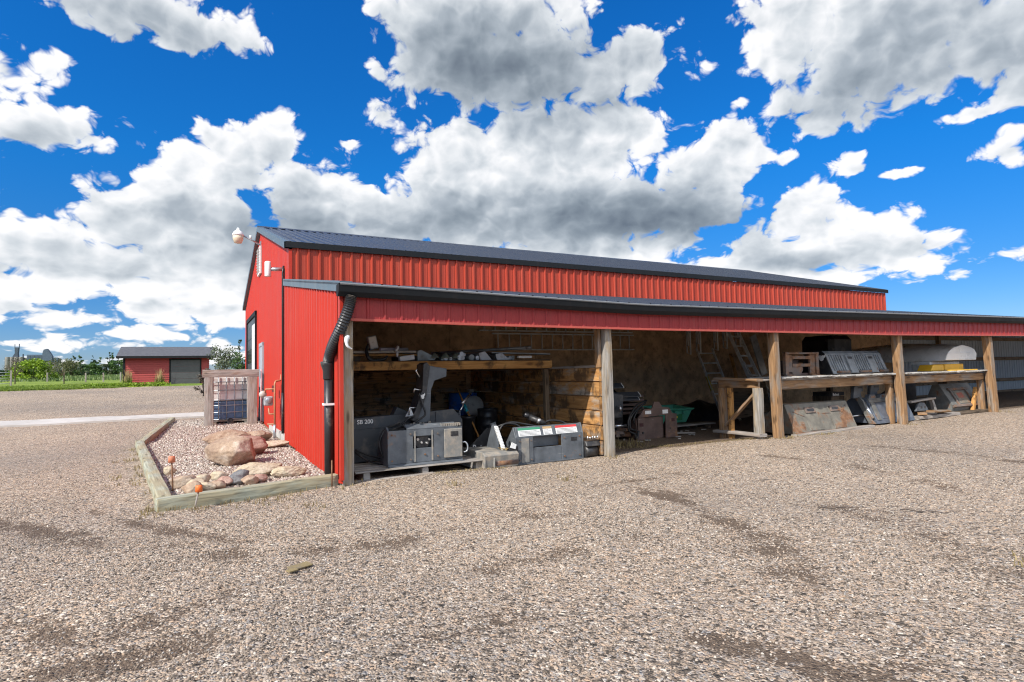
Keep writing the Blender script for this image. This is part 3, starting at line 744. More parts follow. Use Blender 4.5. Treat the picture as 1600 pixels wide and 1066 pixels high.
# ================================================================== the lean-to
lean = empty('lean_to_shed', (0, 0, 0), 'open fronted lean-to bay row with red fascia and low charcoal roof along the shop', 'shed')
LX = 38.0
SAG = [(0, 0), (4.9, -.10), (9.3, -.07), (18.8, .02), (40, .06)]
sag = lambda x: lerp_tab(SAG, x)
FB = [(0, 2.20), (1.83, 2.17), (5, 2.15), (9.47, 2.15), (12.7, 2.14), (19.1, 2.19), (40, 2.22)]
fb = lambda x: lerp_tab(FB, x)
# front fascia (ribbed), drip flange, header beam behind
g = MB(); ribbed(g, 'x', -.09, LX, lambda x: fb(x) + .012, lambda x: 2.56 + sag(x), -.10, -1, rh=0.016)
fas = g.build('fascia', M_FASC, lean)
g = MB()
xs = [-.09 + (LX + .09) * i / 60 for i in range(61)]
P = [[(x, -.135, fb(x) - .022), (x, -.135, fb(x) + .012), (x, -.09, fb(x) + .012), (x, -.02, fb(x) - .018)] for x in xs]; g.grid(P, smooth=False)
g.build('drip_edge', metal_sheet('faded red trim', (0.42, 0.085, 0.065), spec=0.2), fas, fixn=True)
g = MB()
for i in range(60):
    x0, x1 = xs[i], xs[i + 1]
    g._add([(x, y, z + sag((x0 + x1) / 2) * 0) for x in (x0, x1) for y in (-.07, .07) for z in (fb(x) + .01, 2.5 + sag(x))],
           [(0, 1, 5, 4), (2, 6, 7, 3), (0, 4, 6, 2), (1, 3, 7, 5)], [[(x0, .0), (x0, .3), (x1, .3), (x1, 0)]] * 4)
g.build('header_beam', M_RAFTER, lean)
# gutter
def gut(y, z): return [[(x, yy + y, zz + z + sag(x)) for (yy, zz) in GP2] for x in gx]
gx = [-.14 + (LX + .14) * i / 80 for i in range(81)]
GP2 = [(-.10, 2.645), (-.10, 2.50), (-.20, 2.49), (-.245, 2.55), (-.262, 2.63), (-.268, 2.655), (-.245, 2.66), (-.235, 2.635), (-.22, 2.56), (-.19, 2.515)]
g = MB(); g.grid(gut(0, 0), smooth=False); n0 = len(GP2)
gutter = g.build('gutter', M_TRIM, lean, fixn=True)
g = MB(); g.prism([(-.10, 2.645), (-.10, 2.50), (-.20, 2.49), (-.245, 2.55), (-.268, 2.655)], 0, -.155, -.14); g.build('end_cap', M_TRIM, gutter)
g = MB()
g.grid([[(x, -.262, 2.634 + sag(x)), (x, -.276, 2.648 + sag(x)), (x, -.268, 2.664 + sag(x))] for x in gx]); g.build('gutter_lip', paint('gutter lip', (0.20, 0.21, 0.22), 0.35), gutter, fixn=True)
# roof sheet
def zr(y): return 2.665 + (HJ - 2.665) * (y + .2) / (D + .2)
g = MB(); ns = int((LX + .16) / .236)
x = -.16; prof = []
while x < LX:
    prof += [(x, 0), (x + .09, 0), (x + .107, .022), (x + .129, .022), (x + .146, 0)]; x += .236
P = [[(px, yy, zr(yy) + h + sag(px) * (1 - (yy + .2) / (D + .2))) for yy in (-.215, 1.5, 3.5, D - 0.02)] for px, h in prof]
g.grid(P, smooth=False); g.f = [f[::-1] for f in g.f]; g.uv = [q[::-1] for q in g.uv]
lroof = g.build('roof', M_ROOF, lean)
g = MB(); P = [[(px, yy, zr(yy) - .02 + sag(px) * (1 - (yy + .2) / (D + .2))) for yy in (-.06, 2.0, D - .03)] for px in xs]
g.grid(P, smooth=False); g.build('roof_deck', M_RAFTER, lean)
g = MB()
x = 0.5
while x < LX:
    g.beam((x, 0.1, zr(.1) - .12 + sag(x)), (x, D - .05, zr(D) - .12), .05, .18); x += 1.22
g.build('rafter', M_RAFTER, lean)
# end wall facing the drive
g = MB(); ribbed(g, 'y', -.10, D - .03, lambda y: 0.03 if y < 4 else 0.08, lambda y: zr(y) - .06, -.085, -1, rh=0.030, minor=0.008, wid=0.085, sp=0.225); ew = g.build('end_wall', M_RED, lean)
screws(ew, [[(.0 + .225 * k, -.088, z) for k in range(24)] for z in (.35, 1.05, 1.75)], 'y')
g = MB(); g.prism([(-.22, zr(-.22) + .03), (D - .005, zr(D) + .03), (D - .005, zr(D) - .115), (-.22, zr(-.22) - .115)], 0, -.135, .03); g.build('rake_flashing', M_FLASH, lean)
g = MB(); g.box(-.115, -.07, -.115, .03, .08, 2.52); g.build('corner_trim', M_RED, lean)
# back wall: plywood, then bare sheet past the shop
g = MB()
x = 0.03
while x < LEN: g.box(x + .004, min(x + 1.22, LEN) - .004, D - .09, D - .05, -.1, 3.45); x += 1.22
g.build('plywood_wall', M_PLY, lean)
g = MB()
for k in range(6): g.box(0.1, 4.1, D - .14, D - .091, .02 + k * .25, .02 + k * .25 + .243)
g.build('plank_lining', M_PLANK, lean)
g = MB(); ribbed(g, 'x', LEN, LX, -.1, 3.5, D - .02, -1, rh=.02); g.build('sheet_wall', M_GREYSHEET, lean)
g = MB()
for z in (0.62, 1.60, 2.50, 3.3): g.beam((LEN, D - .085, z), (LX, D - .085, z), .09, .15)
g.beam((LEN, D - .09, -.0), (LX, D - .09, 0.0), .08, .3)
for x in (LEN + .1, 25.7, 30.0, 34.3): g.beam((x, D - .2, -.1), (x, D - .2, 3.4), .14, .14, up=(1, 0, 0))
g.build('girt', M_RAFTER, lean)
# front posts, rough and slightly leaning
PX = [(0.0, 0.0, .16, .16, M_POSTG), (4.35, 4.36, .145, .145, M_POSTG), (8.57, 8.62, .165, .165, M_POST), (12.96, 13.05, .175, .175, M_POST), (17.28, 17.44, .19, .185, M_POST), (21.5, 21.6, .24, .22, M_POST), (25.8, 25.85, .24, .22, M_POST), (30.1, 30.1, .24, .22, M_POST), (34.4, 34.4, .24, .22, M_POST)]
for i, (xt, xb, w, d, mt) in enumerate(PX):
    g = MB(); z0 = relief(xb, 0) - .1
    g.beam((xb, .03, z0), (xt, .03, fb(xt) + .15), w, d, up=(0, 1, 0), seg=12, jit=.0035, seed=i)
    po = g.build('post', mt, lean)
    if i == 1:
        g = MB(); g.beam((4.245, .12, 1.5), (4.235, .12, 2.3), .06, .12, up=(0, 1, 0), seg=6, jit=.004); g.build('post_brace', M_POST, po)
# partition of stacked planks between the first two bays
g = MB()
for k in range(6):
    z = .02 + k * .247
    g.beam((4.26 + .006 * (k % 2), .10, z + .12), (4.26 + .004 * (k % 3), 5.4, z + .12), .06, .238, seg=10, jit=.0035, seed=60 + k)
g.build('partition', M_PARTN, lean)
g = MB(); g.beam((4.27, .1, 1.515), (4.27, 5.4, 1.515), .09, .04, seg=6, jit=.002); g.build('partition_cap', M_GREYWOOD, lean)
# downspout
g = MB(); pts = []; rr = []
path = [(.02, -.19, 2.50), (-.02, -.19, 2.32), (-.10, -.08, 2.06), (-.155, .12, 1.86), (-.165, .32, 1.70), (-.165, .38, 1.60)]
def catmull(P, n):
    out = []
    Q = [Vector(p) for p in P]; Q = [Q[0] * 2 - Q[1]] + Q + [Q[-1] * 2 - Q[-2]]
    for i in range(1, len(Q) - 2):
        for k in range(n):
            t = k / n; a, b_, c_, d_ = Q[i - 1:i + 3]
            out.append(0.5 * ((2 * b_) + (c_ - a) * t + (2 * a - 5 * b_ + 4 * c_ - d_) * t * t + (3 * b_ - a - 3 * c_ + d_) * t ** 3))
    out.append(Q[-2]); return out
cp = catmull(path, 16)
rr = [.072 + (.008 if k % 2 else -.004) for k in range(len(cp))]
g.tube(cp, rr, 18, smooth=False)
ds = g.build('downspout', M_BLACKP, lean)
g = MB(); g.lathe((-.165, .39, 1.40), [(.07, 0), (.075, .01), (.075, .12), (.105, .2), (.11, .24), (.10, .25)], 20); g.build('adapter', M_BLACKP, ds)
g = MB(); g.tube([(-.165, .39, 1.45), (-.165, .39, .02)], .062, 18); g.build('pipe', M_BLACKP, ds)
g = MB(); g.beam((-.235, .32, 1.06), (-.06, .32, 1.06), .012, .03); g.beam((-.235, .315, 1.06), (-.235, .46, 1.06), .012, .03); g.build('strap', M_WHITE, ds)
g = MB(); g.tube(catmull([(.0, -.10, 1.98), (-.03, -.12, 1.92), (-.02, -.13, 1.84), (.04, -.12, 1.80)], 6), [.02, .03, .032, .035, .035, .03, .028, .028, .025, .022, .02, .02, .018, .018, .016, .015, .012, .01, .01][:19], 8); g.build('hanging_rag', M_WHITE, lean)

# ================================================================== concrete walk and lawn
g = MB()
def strip(xa, xb, n, yl, yh, dz, th):
    P = []
    for i in range(n + 1):
        x = xa + (xb - xa) * i / n
        a, b_ = (yl(x) if callable(yl) else yl), (yh(x) if callable(yh) else yh)
        P.append([(x, a, relief(x, a) + dz - th), (x, a, relief(x, a) + dz), (x, (a + b_) / 2, relief(x, (a + b_) / 2) + dz), (x, b_, relief(x, b_) + dz), (x, b_, relief(x, b_) + dz - th)])
    g.grid(P, smooth=False); g.f = [f[::-1] for f in g.f]
strip(-14, -.05, 40, 13.75, 15.3, .05, .2); w_ = g.build('path', M_CONC); tag(w_, 'pale concrete walk crossing the gravel to the shop', kind='structure')
m, t, b = new_mat('lawn'); o = t.new('ShaderNodeTexCoord').outputs['Object']
n1 = t.noise(t.v('MULTIPLY', o, (1, .35, 1)), .35, 6.0, 0.6); n2 = t.noise(o, 9.0, 6.0, 0.7)
c = t.mix(t.remap(n1, .35, .65), (0.10, 0.17, 0.010), (0.22, 0.29, 0.018)); c = t.mix(t.remap(n2, .4, .75, 0, .6), c, (0.28, 0.33, 0.04))
t.l.new(c, b.inputs['Base Color']); b.inputs['Roughness'].default_value = .8; t.l.new(t.bump(n2, .8, .08), b.inputs['Normal'])
M_LAWN = m
g = MB()
ylawn = lambda x: 36.2 + .9 * mnoise.noise(Vector((x * .12, 4, 0))) + .35 * mnoise.noise(Vector((x * .6, 1, 0))) + (1.5 if x > -6.2 else 0)
xs2 = [-400, -200, -100, -60] + [-40 + i * .5 for i in range(77)] + [-1.2, 60, 400]
P = [[(x, ylawn(x) + dy, relief(x, ylawn(x) + dy) + (.0 if k == 0 else .05)) for k, dy in enumerate((0, .15, .8, 2, 4, 7, 12, 20, 35, 60, 110, 200, 500, 1500))] for x in xs2]
g.grid(P); g.f = [f[::-1] for f in g.f]; lw = g.build('lawn', M_LAWN); tag(lw, 'mown bright green lawn beyond the gravel', kind='structure')

# ================================================================== red garage shed
gs = empty('garage_shed', (-4.0, 41.2, 1.15), 'small red lap sided garage shed with grey shingle roof and dark door', 'shed')
sx0, sx1, sy0, sy1, sz0, sze = -6.25, -.95, 41.2, 46.2, 1.05, 3.12
M_LAP = metal_sheet('red lap siding', (0.36, 0.055, 0.050), rough=.6, dust=.1)
g = MB(); k = 0; z = sz0
while z < sze:
    z1 = min(z + .155, sze)
    g._add([(sx0, sy0 - .028, z), (sx1, sy0 - .028, z), (sx1, sy0, z1), (sx0, sy0, z1), (sx0, sy0, z), (sx1, sy0, z)], [(0, 1, 2, 3), (4, 5, 1, 0)])
    for xx, s in ((sx0, -1), (sx1, 1)): g._add([(xx + s * .028, sy0, z), (xx + s * .028, sy1, z), (xx, sy1, z1), (xx, sy0, z1)], [(0, 1, 2, 3)])
    z += .155
g.box(sx0, sx1, sy1 - .05, sy1, sz0, sze)
g.prism([(sy0 + .01, sze), ((sy0 + sy1) / 2, sze + .74), (sy1 - .01, sze)], 0, sx0, sx0 + .06); g.prism([(sy0 + .01, sze), ((sy0 + sy1) / 2, sze + .74), (sy1 - .01, sze)], 0, sx1 - .06, sx1)
g.build('wall', M_LAP, gs, fixn=True)
m, t, b = new_mat('grey shingles'); o = t.new('ShaderNodeTexCoord').outputs['Object']
br = t.new('ShaderNodeTexBrick'); br.inputs['Scale'].default_value = 3.5; br.inputs['Color1'].default_value = (.07, .072, .08, 1); br.inputs['Color2'].default_value = (.13, .13, .14, 1); br.inputs['Mortar'].default_value = (.04, .04, .045, 1)
t.l.new(o, br.inputs['Vector']); c = t.mix(t.remap(t.noise(o, 14, 4), .3, .7, 0, .6), br.outputs[0], (.10, .10, .11)); t.l.new(c, b.inputs['Base Color']); b.inputs['Roughness'].default_value = .9
g = MB(); ym = (sy0 + sy1) / 2; oh = .48
for ya, s in ((sy0 - oh, 1), (sy1 + oh, -1)):
    za = sze + .06; zb = sze + .86
    g._add([(sx0 - .42, ya, za), (sx1 + .42, ya, za), (sx1 + .42, ym, zb), (sx0 - .42, ym, zb), (sx0 - .42, ya, za - .12), (sx1 + .42, ya, za - .12), (sx1 + .42, ym, zb - .12), (sx0 - .42, ym, zb - .12)],
           [(0, 1, 2, 3), (7, 6, 5, 4), (0, 4, 5, 1), (1, 5, 6, 2), (0, 3, 7, 4)])
g.build('roof', m, gs, fixn=True)
g = MB(); g.box(sx0 - .43, sx1 + .43, sy0 - oh - .03, sy0 - oh - .001, sze - .09, sze + .07); g.build('eave_board', M_TRIM, gs)
g = MB(); g.box(sx0 - .05, sx0 + .07, sy0 - .05, sy0 + .07, sz0, sze); g.build('corner_board', M_TRIM, gs)
g = MB(); dx0, dx1 = -3.4, -1.55
g.box(dx0 - .1, dx0, sy0 - .06, sy0 + .1, sz0, 2.95); g.box(dx1, dx1 + .1, sy0 - .06, sy0 + .1, sz0, 2.95); g.box(dx0 - .1, dx1 + .1, sy0 - .061, sy0 + .1, 2.9, 3.0)
fr = g.build('garage_door', M_TRIM, gs)
g = MB()
for k in range(4): g.box(dx0, dx1, sy0 - .045, sy0 - .02, sz0 + .04 + k * .455, sz0 + .04 + k * .455 + .445)
g.build('door_panel', paint('dark grey door', (.075, .075, .078), .5), fr)
g = MB(); P = [[(x, y, relief(x, y) + .04) for y in (38.3, 39.5, 41.15)] for x in (-3.8, -2.6, -1.2)]; g.grid(P, smooth=False); g.f = [f[::-1] for f in g.f]
ap = g.build('driveway_apron', M_CONC); tag(ap, 'pale concrete apron in front of the red garage', kind='structure')

# ================================================================== things kept in the bays
M_EQ = rusty('worn charcoal paint', (0.092, 0.102, 0.113), rust=0.18, rough=.5)
M_EQD = paint('dark slate paint', (0.036, 0.042, 0.050), 0.45, var=.15, dirt=.35, dirt_col=(.14, .125, .105), scale=2.2)
M_EQW = paint('dusty steel', (0.20, 0.195, 0.18), 0.6, var=.25, dirt=.6, dirt_col=(.36, .30, .23), scale=5)
M_BLACK = paint('black steel', (0.02, 0.02, 0.022), .4, dirt=.4, dirt_col=(.10, .09, .08))
M_HOSE = paint('black hose', (0.015, 0.015, 0.016), .5, dirt=.3, dirt_col=(.09, .08, .07))
M_CHROME = paint('bright steel', (.62, .62, .62), .25, metal=.9, var=.1, dirt=.2)
M_DECAL = paint('white decal', (.72, .72, .70), .5, var=.05, dirt=.25, dirt_col=(.4, .36, .3), scale=20)
M_GRN = paint('green decal', (.04, .24, .13), .5); M_REDD = paint('red decal', (.55, .04, .04), .5); M_TAND = paint('tan decal', (.42, .28, .14), .5)
M_INK = paint('decal print', (.22, .22, .22), .6)
M_RUST = rusty('rusty brown steel', (0.15, 0.115, 0.095), rust=.62)
M_RUSTG = rusty('rust streaked grey steel', (0.13, 0.13, 0.12), rust=.36)
M_RUSTO = rusty('rust mottled olive steel', (0.16, 0.145, 0.115), rust=.48)
M_BROWN = rusty('brown oxide steel', (0.10, 0.062, 0.05), rust=.35)
M_BKT = rusty('pale grey worn steel', (0.21, 0.225, 0.235), rust=.18)
M_BLUEB = rusty('blue black worn steel', (0.085, 0.10, 0.125), rust=.12, rough=.4)
M_YEL = paint('yellow orange plastic', (.72, .40, .03), .45, dirt=.15)
M_GREENP = paint('green plastic', (.07, .33, .22), .4, var=.1, dirt=.2)
M_BLUEP = paint('blue drum plastic', (.015, .15, .55), .4, dirt=.25)
M_BLKDRUM = paint('black drum plastic', (.022, .023, .026), .38, dirt=.35, dirt_col=(.12, .11, .1))
M_TARP = paint('black tarpaulin', (.012, .012, .014), .45, dirt=.2)
M_ALU = paint('dull aluminium', (.40, .41, .42), .42, metal=.5, var=.15, dirt=.3)
M_FIBRE = paint('white gelcoat', (.82, .81, .77), .3, var=.04, dirt=.2, dirt_col=(.40, .37, .28), scale=1.5)
M_CREAM = paint('cream plastic', (.72, .69, .60), .5, dirt=.2)
M_DKWOOD = wood('dark damp wood', (.06, .045, .03), (.15, .11, .075), stain=.3)
M_PALLET = wood('pallet board', (.17, .14, .11), (.33, .28, .22), gray=.7)

def fl(x, y): return relief(x, y)
# ---------------- pallet and snow blower, bay one
pal = empty('pallet', (1.15, .7, fl(1.1, .7)), 'low grey timber pallet under the snow blower', 'pallet')
pz = fl(1.1, .7)
g = MB()
for k in range(6): g.beam((.14, .22 + k * .2, pz + .135), (2.16, .20 + k * .2, pz + .145), .13, .02, seg=4, jit=.003, seed=k)
g.build('deck_board', M_PALLET, pal)
for x in (.3, 1.15, 2.0): g = MB(); g.beam((x, .18, pz + .065), (x, 1.3, pz + .07), .09, .115, seg=4, jit=.003, seed=9); g.build('runner', M_PALLET, pal)
g = MB(); g.beam((.1, .12, pz + .02), (1.25, .10, pz + .035), .10, .03, seg=4, jit=.003); tag(g.build('plank', M_GREYWOOD), 'grey board lying loose in front of the snow blower pallet', 'board')

sb = empty('snow_blower', (1.2, 1.0, pz + .16), 'dark slate snow blower attachment with tall chute in the first bay', 'snow blower')
bz = pz + .16
g = MB(); g.prism([(.26, bz), (2.09, bz), (2.09, bz + .56), (1.94, bz + .73), (.26, bz + .66)], 1, .98, 1.02)
g.prism([(1.02, bz), (1.65, bz), (1.65, bz + .1), (1.02, bz + .60)], 0, .27, .30); g.prism([(1.02, bz), (1.65, bz), (1.65, bz + .1), (1.3, bz + .70), (1.02, bz + .70)], 0, 2.05, 2.08)
g.box(.30, 2.05, 1.03, 1.45, bz + .62, bz + .66)
g.build('housing', M_EQD, sb, bevel=.006)
g = MB(); g.box(.27, 2.085, .968, .978, bz + .50, bz + .515); g.box(1.62, 1.635, .965, .979, bz + .02, bz + .70); g.build('rib', M_EQD, sb)
g = MB(); g.tube([(.35, 1.35, bz + .22), (2.0, 1.35, bz + .22)], .04, 10)
for k in range(60):
    a = k * .42; x = .36 + k * .0275; g.beam((x, 1.35 + .05 * cos(a), bz + .22 + .05 * sin(a)), (x, 1.35 + .19 * cos(a), bz + .22 + .19 * sin(a)), .03, .008)
g.build('auger', M_BLACK, sb)
textmesh('SB 200', .088, (.36, .974, bz + .575), (1, 0, .012), (0, 0, 1), 'lettering', M_DECAL, sb, bold=True)
# hitch plate
g = MB(); y = .34
def yz(x0, x1, z0, z1, ya=y - .02, yb=y): g.box(x0, x1, ya, yb, z0, z1)
x0, x1, zb, zt = .64, 1.80, bz - .01, bz + .50
yz(x0, 1.02, zb + .03, zt); yz(1.34, x1, zb + .03, zt); yz(1.02, 1.34, zb + .03, zb + .235); yz(1.02, 1.34, zb + .41, zt)
g.prism([(y - .02, zt), (y - .02, zt + .02), (y + .07, zt + .075), (y + .07, zt + .055)], 0, .92, x1 - .1)
g.prism([(y - .02, zb + .03), (y - .05, zb + .0), (y - .11, zb + .015), (y - .11, zb + .0), (y - .045, zb - .02), (y, zb + .01)], 0, x0, x1)
hp = g.build('hitch_plate', M_EQ, sb, bevel=.004)
g = MB(); g.box(1.50, x1 - .01, y - .045, y - .021, zb + .06, zt - .02); g.build('worn_panel', M_EQW, hp, bevel=.008)
g = MB(); g.box(1.60, 1.72, y - .05, y - .046, zt - .13, zt - .06); g.build('slot', M_BLACK, hp)
g = MB(); 
for k in range(9): g.box(1.46 + k * .036, 1.485 + k * .036, y - .02, y + .05, zt + .02, zt + .06)
g.build('tread', M_EQW, hp)
for xx in (.64, 1.77): g = MB(); g.prism([(y - .0, zb), (y + .55, zb + .02), (y + .55, zb + .18), (y + .07, zt + .05), (y, zt)], 0, xx, xx + .025); g.build('side_gusset', M_EQ, hp)
g = MB(); g.cyl((1.18, y + .03, zb + .32), (1.18, y + .5, zb + .32), .11, n=18); g.build('gearbox', M_BLACK, sb)
for (q, w_) in (((1.10, zb + .36), .02), ((1.16, zb + .31), .016), ((1.24, zb + .30), .018), ((1.28, zb + .35), .014)): g = MB(); g.cyl((q[0], y + .0, q[1]), (q[0], y + .06, q[1]), w_, n=10); g.build('coupler', M_CHROME, sb)
g = MB(); g.tube(catmull([(1.82, y - .02, zb + .12), (1.87, y - .03, zb + .14), (1.88, y - .03, zb + .22), (1.85, y - .02, zb + .27), (1.81, y, zb + .27)], 6), .012, 8); g.build('grab_handle', M_GALV, hp)
for (xx, zz) in ((.70, zb + .08), (.70, zt - .06), (.98, zb + .08), (.98, zt - .06), (1.40, zb + .10), (1.40, zt - .08), (1.20, zb + .14)):
    g = MB(); g.cyl((xx, y - .036, zz), (xx, y - .018, zz), .014, n=6); g.build('bolt', M_RUST, hp)
for xx in (1.045, 1.315): g = MB(); g.box(xx - .012, xx + .012, y - .026, y - .0205, zb + .04, zt - .02); g.build('weld_seam', M_EQW, hp)
# chute
g = MB(); Y0, Y1 = .82, 1.10
g.prism([(1.22, bz + .52), (1.47, bz + .52), (1.50, 1.20), (1.56, 1.34), (1.76, 1.40), (1.77, 1.53), (1.58, 1.56), (1.40, 1.60), (1.36, 1.30)], 1, Y0 + .01, Y1)
ch = g.build('chute', M_EQ, sb, bevel=.006)
g = MB(); g.prism([(1.16, .74), (1.24, .70), (1.40, 1.10), (1.47, 1.57), (1.42, 1.635), (1.36, 1.60), (1.34, 1.20)], 1, Y0 - .03, Y1 + .01); g.build('deflector', M_BLACK, ch, bevel=.006)
g = MB(); g.lathe((1.36, .96, bz + .50), [(.2, 0), (.2, .03), (.16, .035), (.16, .06)], 22); g.build('turntable', M_EQD, sb)
for P in ([(1.29, .77, 1.40), (1.23, .77, 1.50), (1.25, .77, 1.53)], [(1.30, .77, 1.20), (1.20, .77, 1.22), (1.19, .77, 1.16)], [(1.22, .77, .93), (1.12, .77, .93), (1.11, .77, .82)]): g = MB(); g.tube(P, .011, 8); g.build('grease_line', M_CHROME, ch)
def catface(c, s, X, Yd, name, mat, par, th=.004):
    pts = [(-1, .75), (-.62, .42), (-.25, .5), (0, .36), (.25, .5), (.62, .42), (1, .75), (.85, .1), (.5, -.12), (.42, -.5), (.12, -.72), (-.12, -.72), (-.42, -.5), (-.5, -.12), (-.85, .1)]
    X = Vector(X).normalized(); Yv = Vector(Yd).normalized(); Z = X.cross(Yv); c = Vector(c)
    g = MB(); a = [c + X * p * s + Yv * q * s for p, q in pts]; b2 = [q + Z * th for q in a]; n = len(a)
    g._add(a + b2, [tuple(range(n)), tuple(range(2 * n - 1, n - 1, -1))] + [(i, (i + 1) % n, n + (i + 1) % n, n + i) for i in range(n)])
    return g.build(name, mat, par, fixn=True)
catface((1.335, Y0 - .033, 1.10), .055, (1, 0, .3), (-.3, 0, 1), 'emblem', M_DECAL, ch)
g = MB(); g.prism([(1.06, .80), (1.20, .80), (1.14, .95)], 1, Y0 - .02, Y0 - .01); g.build('warning_triangle', M_GALV, ch)
g = MB(); g.prism([(.93, bz + .60), (1.20, bz + .58), (1.20, bz + .72), (1.03, bz + .80)], 1, 1.12, 1.3); g.build('bracket', M_EQD, sb, bevel=.005)
for j, P in enumerate(([(.32, .92, bz + .20), (.55, .80, bz + .10), (.85, .6, bz + .06), (1.05, .55, bz + .18)], [(.32, .90, bz + .16), (.5, .74, bz + .03), (.75, .55, bz + .0), (.95, .5, bz + .06), (1.0, .5, bz + .15)],
          [(1.0, .9, bz + .55), (.72, .7, bz + .50), (.60, .6, bz + .30), (.66, .56, bz + .08), (.80, .52, bz + .06), (.92, .5, bz + .2)], [(1.05, .9, bz + .5), (.80, .72, bz + .46), (.70, .62, bz + .30), (.74, .56, bz + .10), (.9, .5, bz + .1)],
          [(1.28, .78, 1.15), (1.33, .74, .95), (1.36, .74, .82), (1.26, .76, .74), (1.15, .8, .68), (1.0, .84, bz + .56)], [(1.2, .78, .80), (1.1, .74, .78), (1.02, .76, .68), (1.08, .7, .6), (1.2, .6, .52)])):
    g = MB(); g.tube(catmull(P, 8), .016, 8); g.build('hydraulic_hose', M_HOSE, sb)
g = MB()
for k in range(7): g.cyl((1.13 + .05 * k, .74 - .004 * (k % 3), .66 + .03 * sin(k * 2.3)), (1.15 + .05 * k, .80, .67 + .03 * sin(k * 2.3)), .022 - .002 * (k % 3), n=10)
g.build('valve_block', M_EQW, sb)

# ---------------- grey roller attachment beside the blower
ra = empty('roller_attachment', (3.2, .4, fl(3.2, .3)), 'grey hitch plate attachment with warning stickers and steel rollers beside the snow blower', 'attachment')
rz = fl(3.2, .3) + .02; y = .20
g = MB()
g.box(2.68, 2.98, y, y + .025, rz, rz + .42); g.box(3.52, 3.92, y, y + .025, rz, rz + .42); g.box(2.98, 3.52, y + .012, y + .03, rz, rz + .24)
g.box(2.98, 3.52, y + .10, y + .12, rz + .24, rz + .42)
g.prism([(y, rz + .42), (y + .06, rz + .58), (y + .085, rz + .58), (y + .03, rz + .42)], 0, 2.68, 3.92)
g.prism([(y, rz), (y - .04, rz + .02), (y - .04, rz - .005), (y, rz - .015)], 0, 2.66, 3.93)
g.prism([(y, rz - .01), (y + .35, rz + .0), (y + .35, rz + .3), (y + .085, rz + .58), (y + .0, rz + .42)], 0, 2.655, 2.68); g.prism([(y - .01, rz - .01), (y + .2, rz), (y + .2, rz + .45), (y + .09, rz + .585), (y + .05, rz + .585), (y - .01, rz + .42)], 0, 3.92, 3.945)
hp = g.build('hitch_plate', M_EQ, ra, bevel=.004)
for (xx, zz) in ((2.73, rz + .06), (2.73, rz + .36), (2.94, rz + .06), (2.94, rz + .36), (3.57, rz + .06), (3.87, rz + .06), (3.87, rz + .37), (3.57, rz + .36)):
    g = MB(); g.cyl((xx, y - .014, zz), (xx, y + .002, zz), .014, n=6); g.build('bolt', M_RUST, hp)
g = MB(); g.box(2.76, 2.90, y - .008, y - .001, rz + .02, rz + .40); g.build('worn_panel', M_EQW, hp, bevel=.003)
g = MB(); g.box(3.70, 3.82, y - .004, y - .001, rz + .3, rz + .36); g.build('slot', M_BLACK, hp)
def decal(xa, xb, mat, name, head=None):
    o_ = Vector((0, .06, .16)).normalized(); n_ = Vector((0, -.16, .06)).normalized() * .003
    def q(xa, xb, s0, s1, mt, nm, off=1.0):
        g = MB(); b0 = Vector((0, y, rz + .42)); p = [b0 + Vector((x, 0, 0)) + o_ * s + n_ * off for x, s in ((xa, s0), (xb, s0), (xb, s1), (xa, s1))]; g._add(p, [(0, 1, 2, 3)]); 
        return g
    d_ = q(xa, xb, .015, .15, mat, name).build(name, mat, hp)
    if head:
        q(xa, xb, .112, .15, head, name, 1.6).build('band', head, d_)
        for j in range(4):
            g = MB(); b0 = Vector((0, y, rz + .42)); s0 = .028 + j * .02; xb2 = xb - .02 - .05 * (j % 2)
            g._add([b0 + Vector((x, 0, 0)) + o_ * s + n_ * 1.6 for x, s in ((xa + .02, s0), (xb2, s0), (xb2, s0 + .008), (xa + .02, s0 + .008))], [(0, 1, 2, 3)])
            g.build('text_line', M_INK, d_)
decal(2.72, 3.13, M_DECAL, 'warning_sticker', M_GRN); decal(3.18, 3.35, M_DECAL, 'warning_sticker', M_TAND); decal(3.42, 3.84, M_DECAL, 'warning_sticker', M_REDD)
g = MB(); g.tube([(3.02, .55, rz + .76), (3.10, .52, rz + .71)], .045, 14); g.tube([(3.10, .52, rz + .71), (3.32, .38, rz + .59)], .05, 14); cy = g.build('hydraulic_cylinder', M_BLACK, ra)
g = MB(); g.tube([(3.21, .45, rz + .65), (3.25, .43, rz + .63)], .054, 14); g.build('band', M_CHROME, cy)
for j, P in enumerate(([(2.55, .6, rz + .58), (2.75, .5, rz + .64), (2.98, .46, rz + .60), (3.2, .4, rz + .55)], [(3.28, .42, rz + .58), (3.4, .38, rz + .64), (3.6, .36, rz + .62), (3.7, .34, rz + .57)], [(2.5, .5, rz + .5), (2.62, .5, rz + .62), (2.8, .48, rz + .61), (2.9, .46, rz + .55)])):
    g = MB(); g.tube(catmull(P, 8), .017, 8); g.build('hydraulic_hose', M_HOSE, ra)
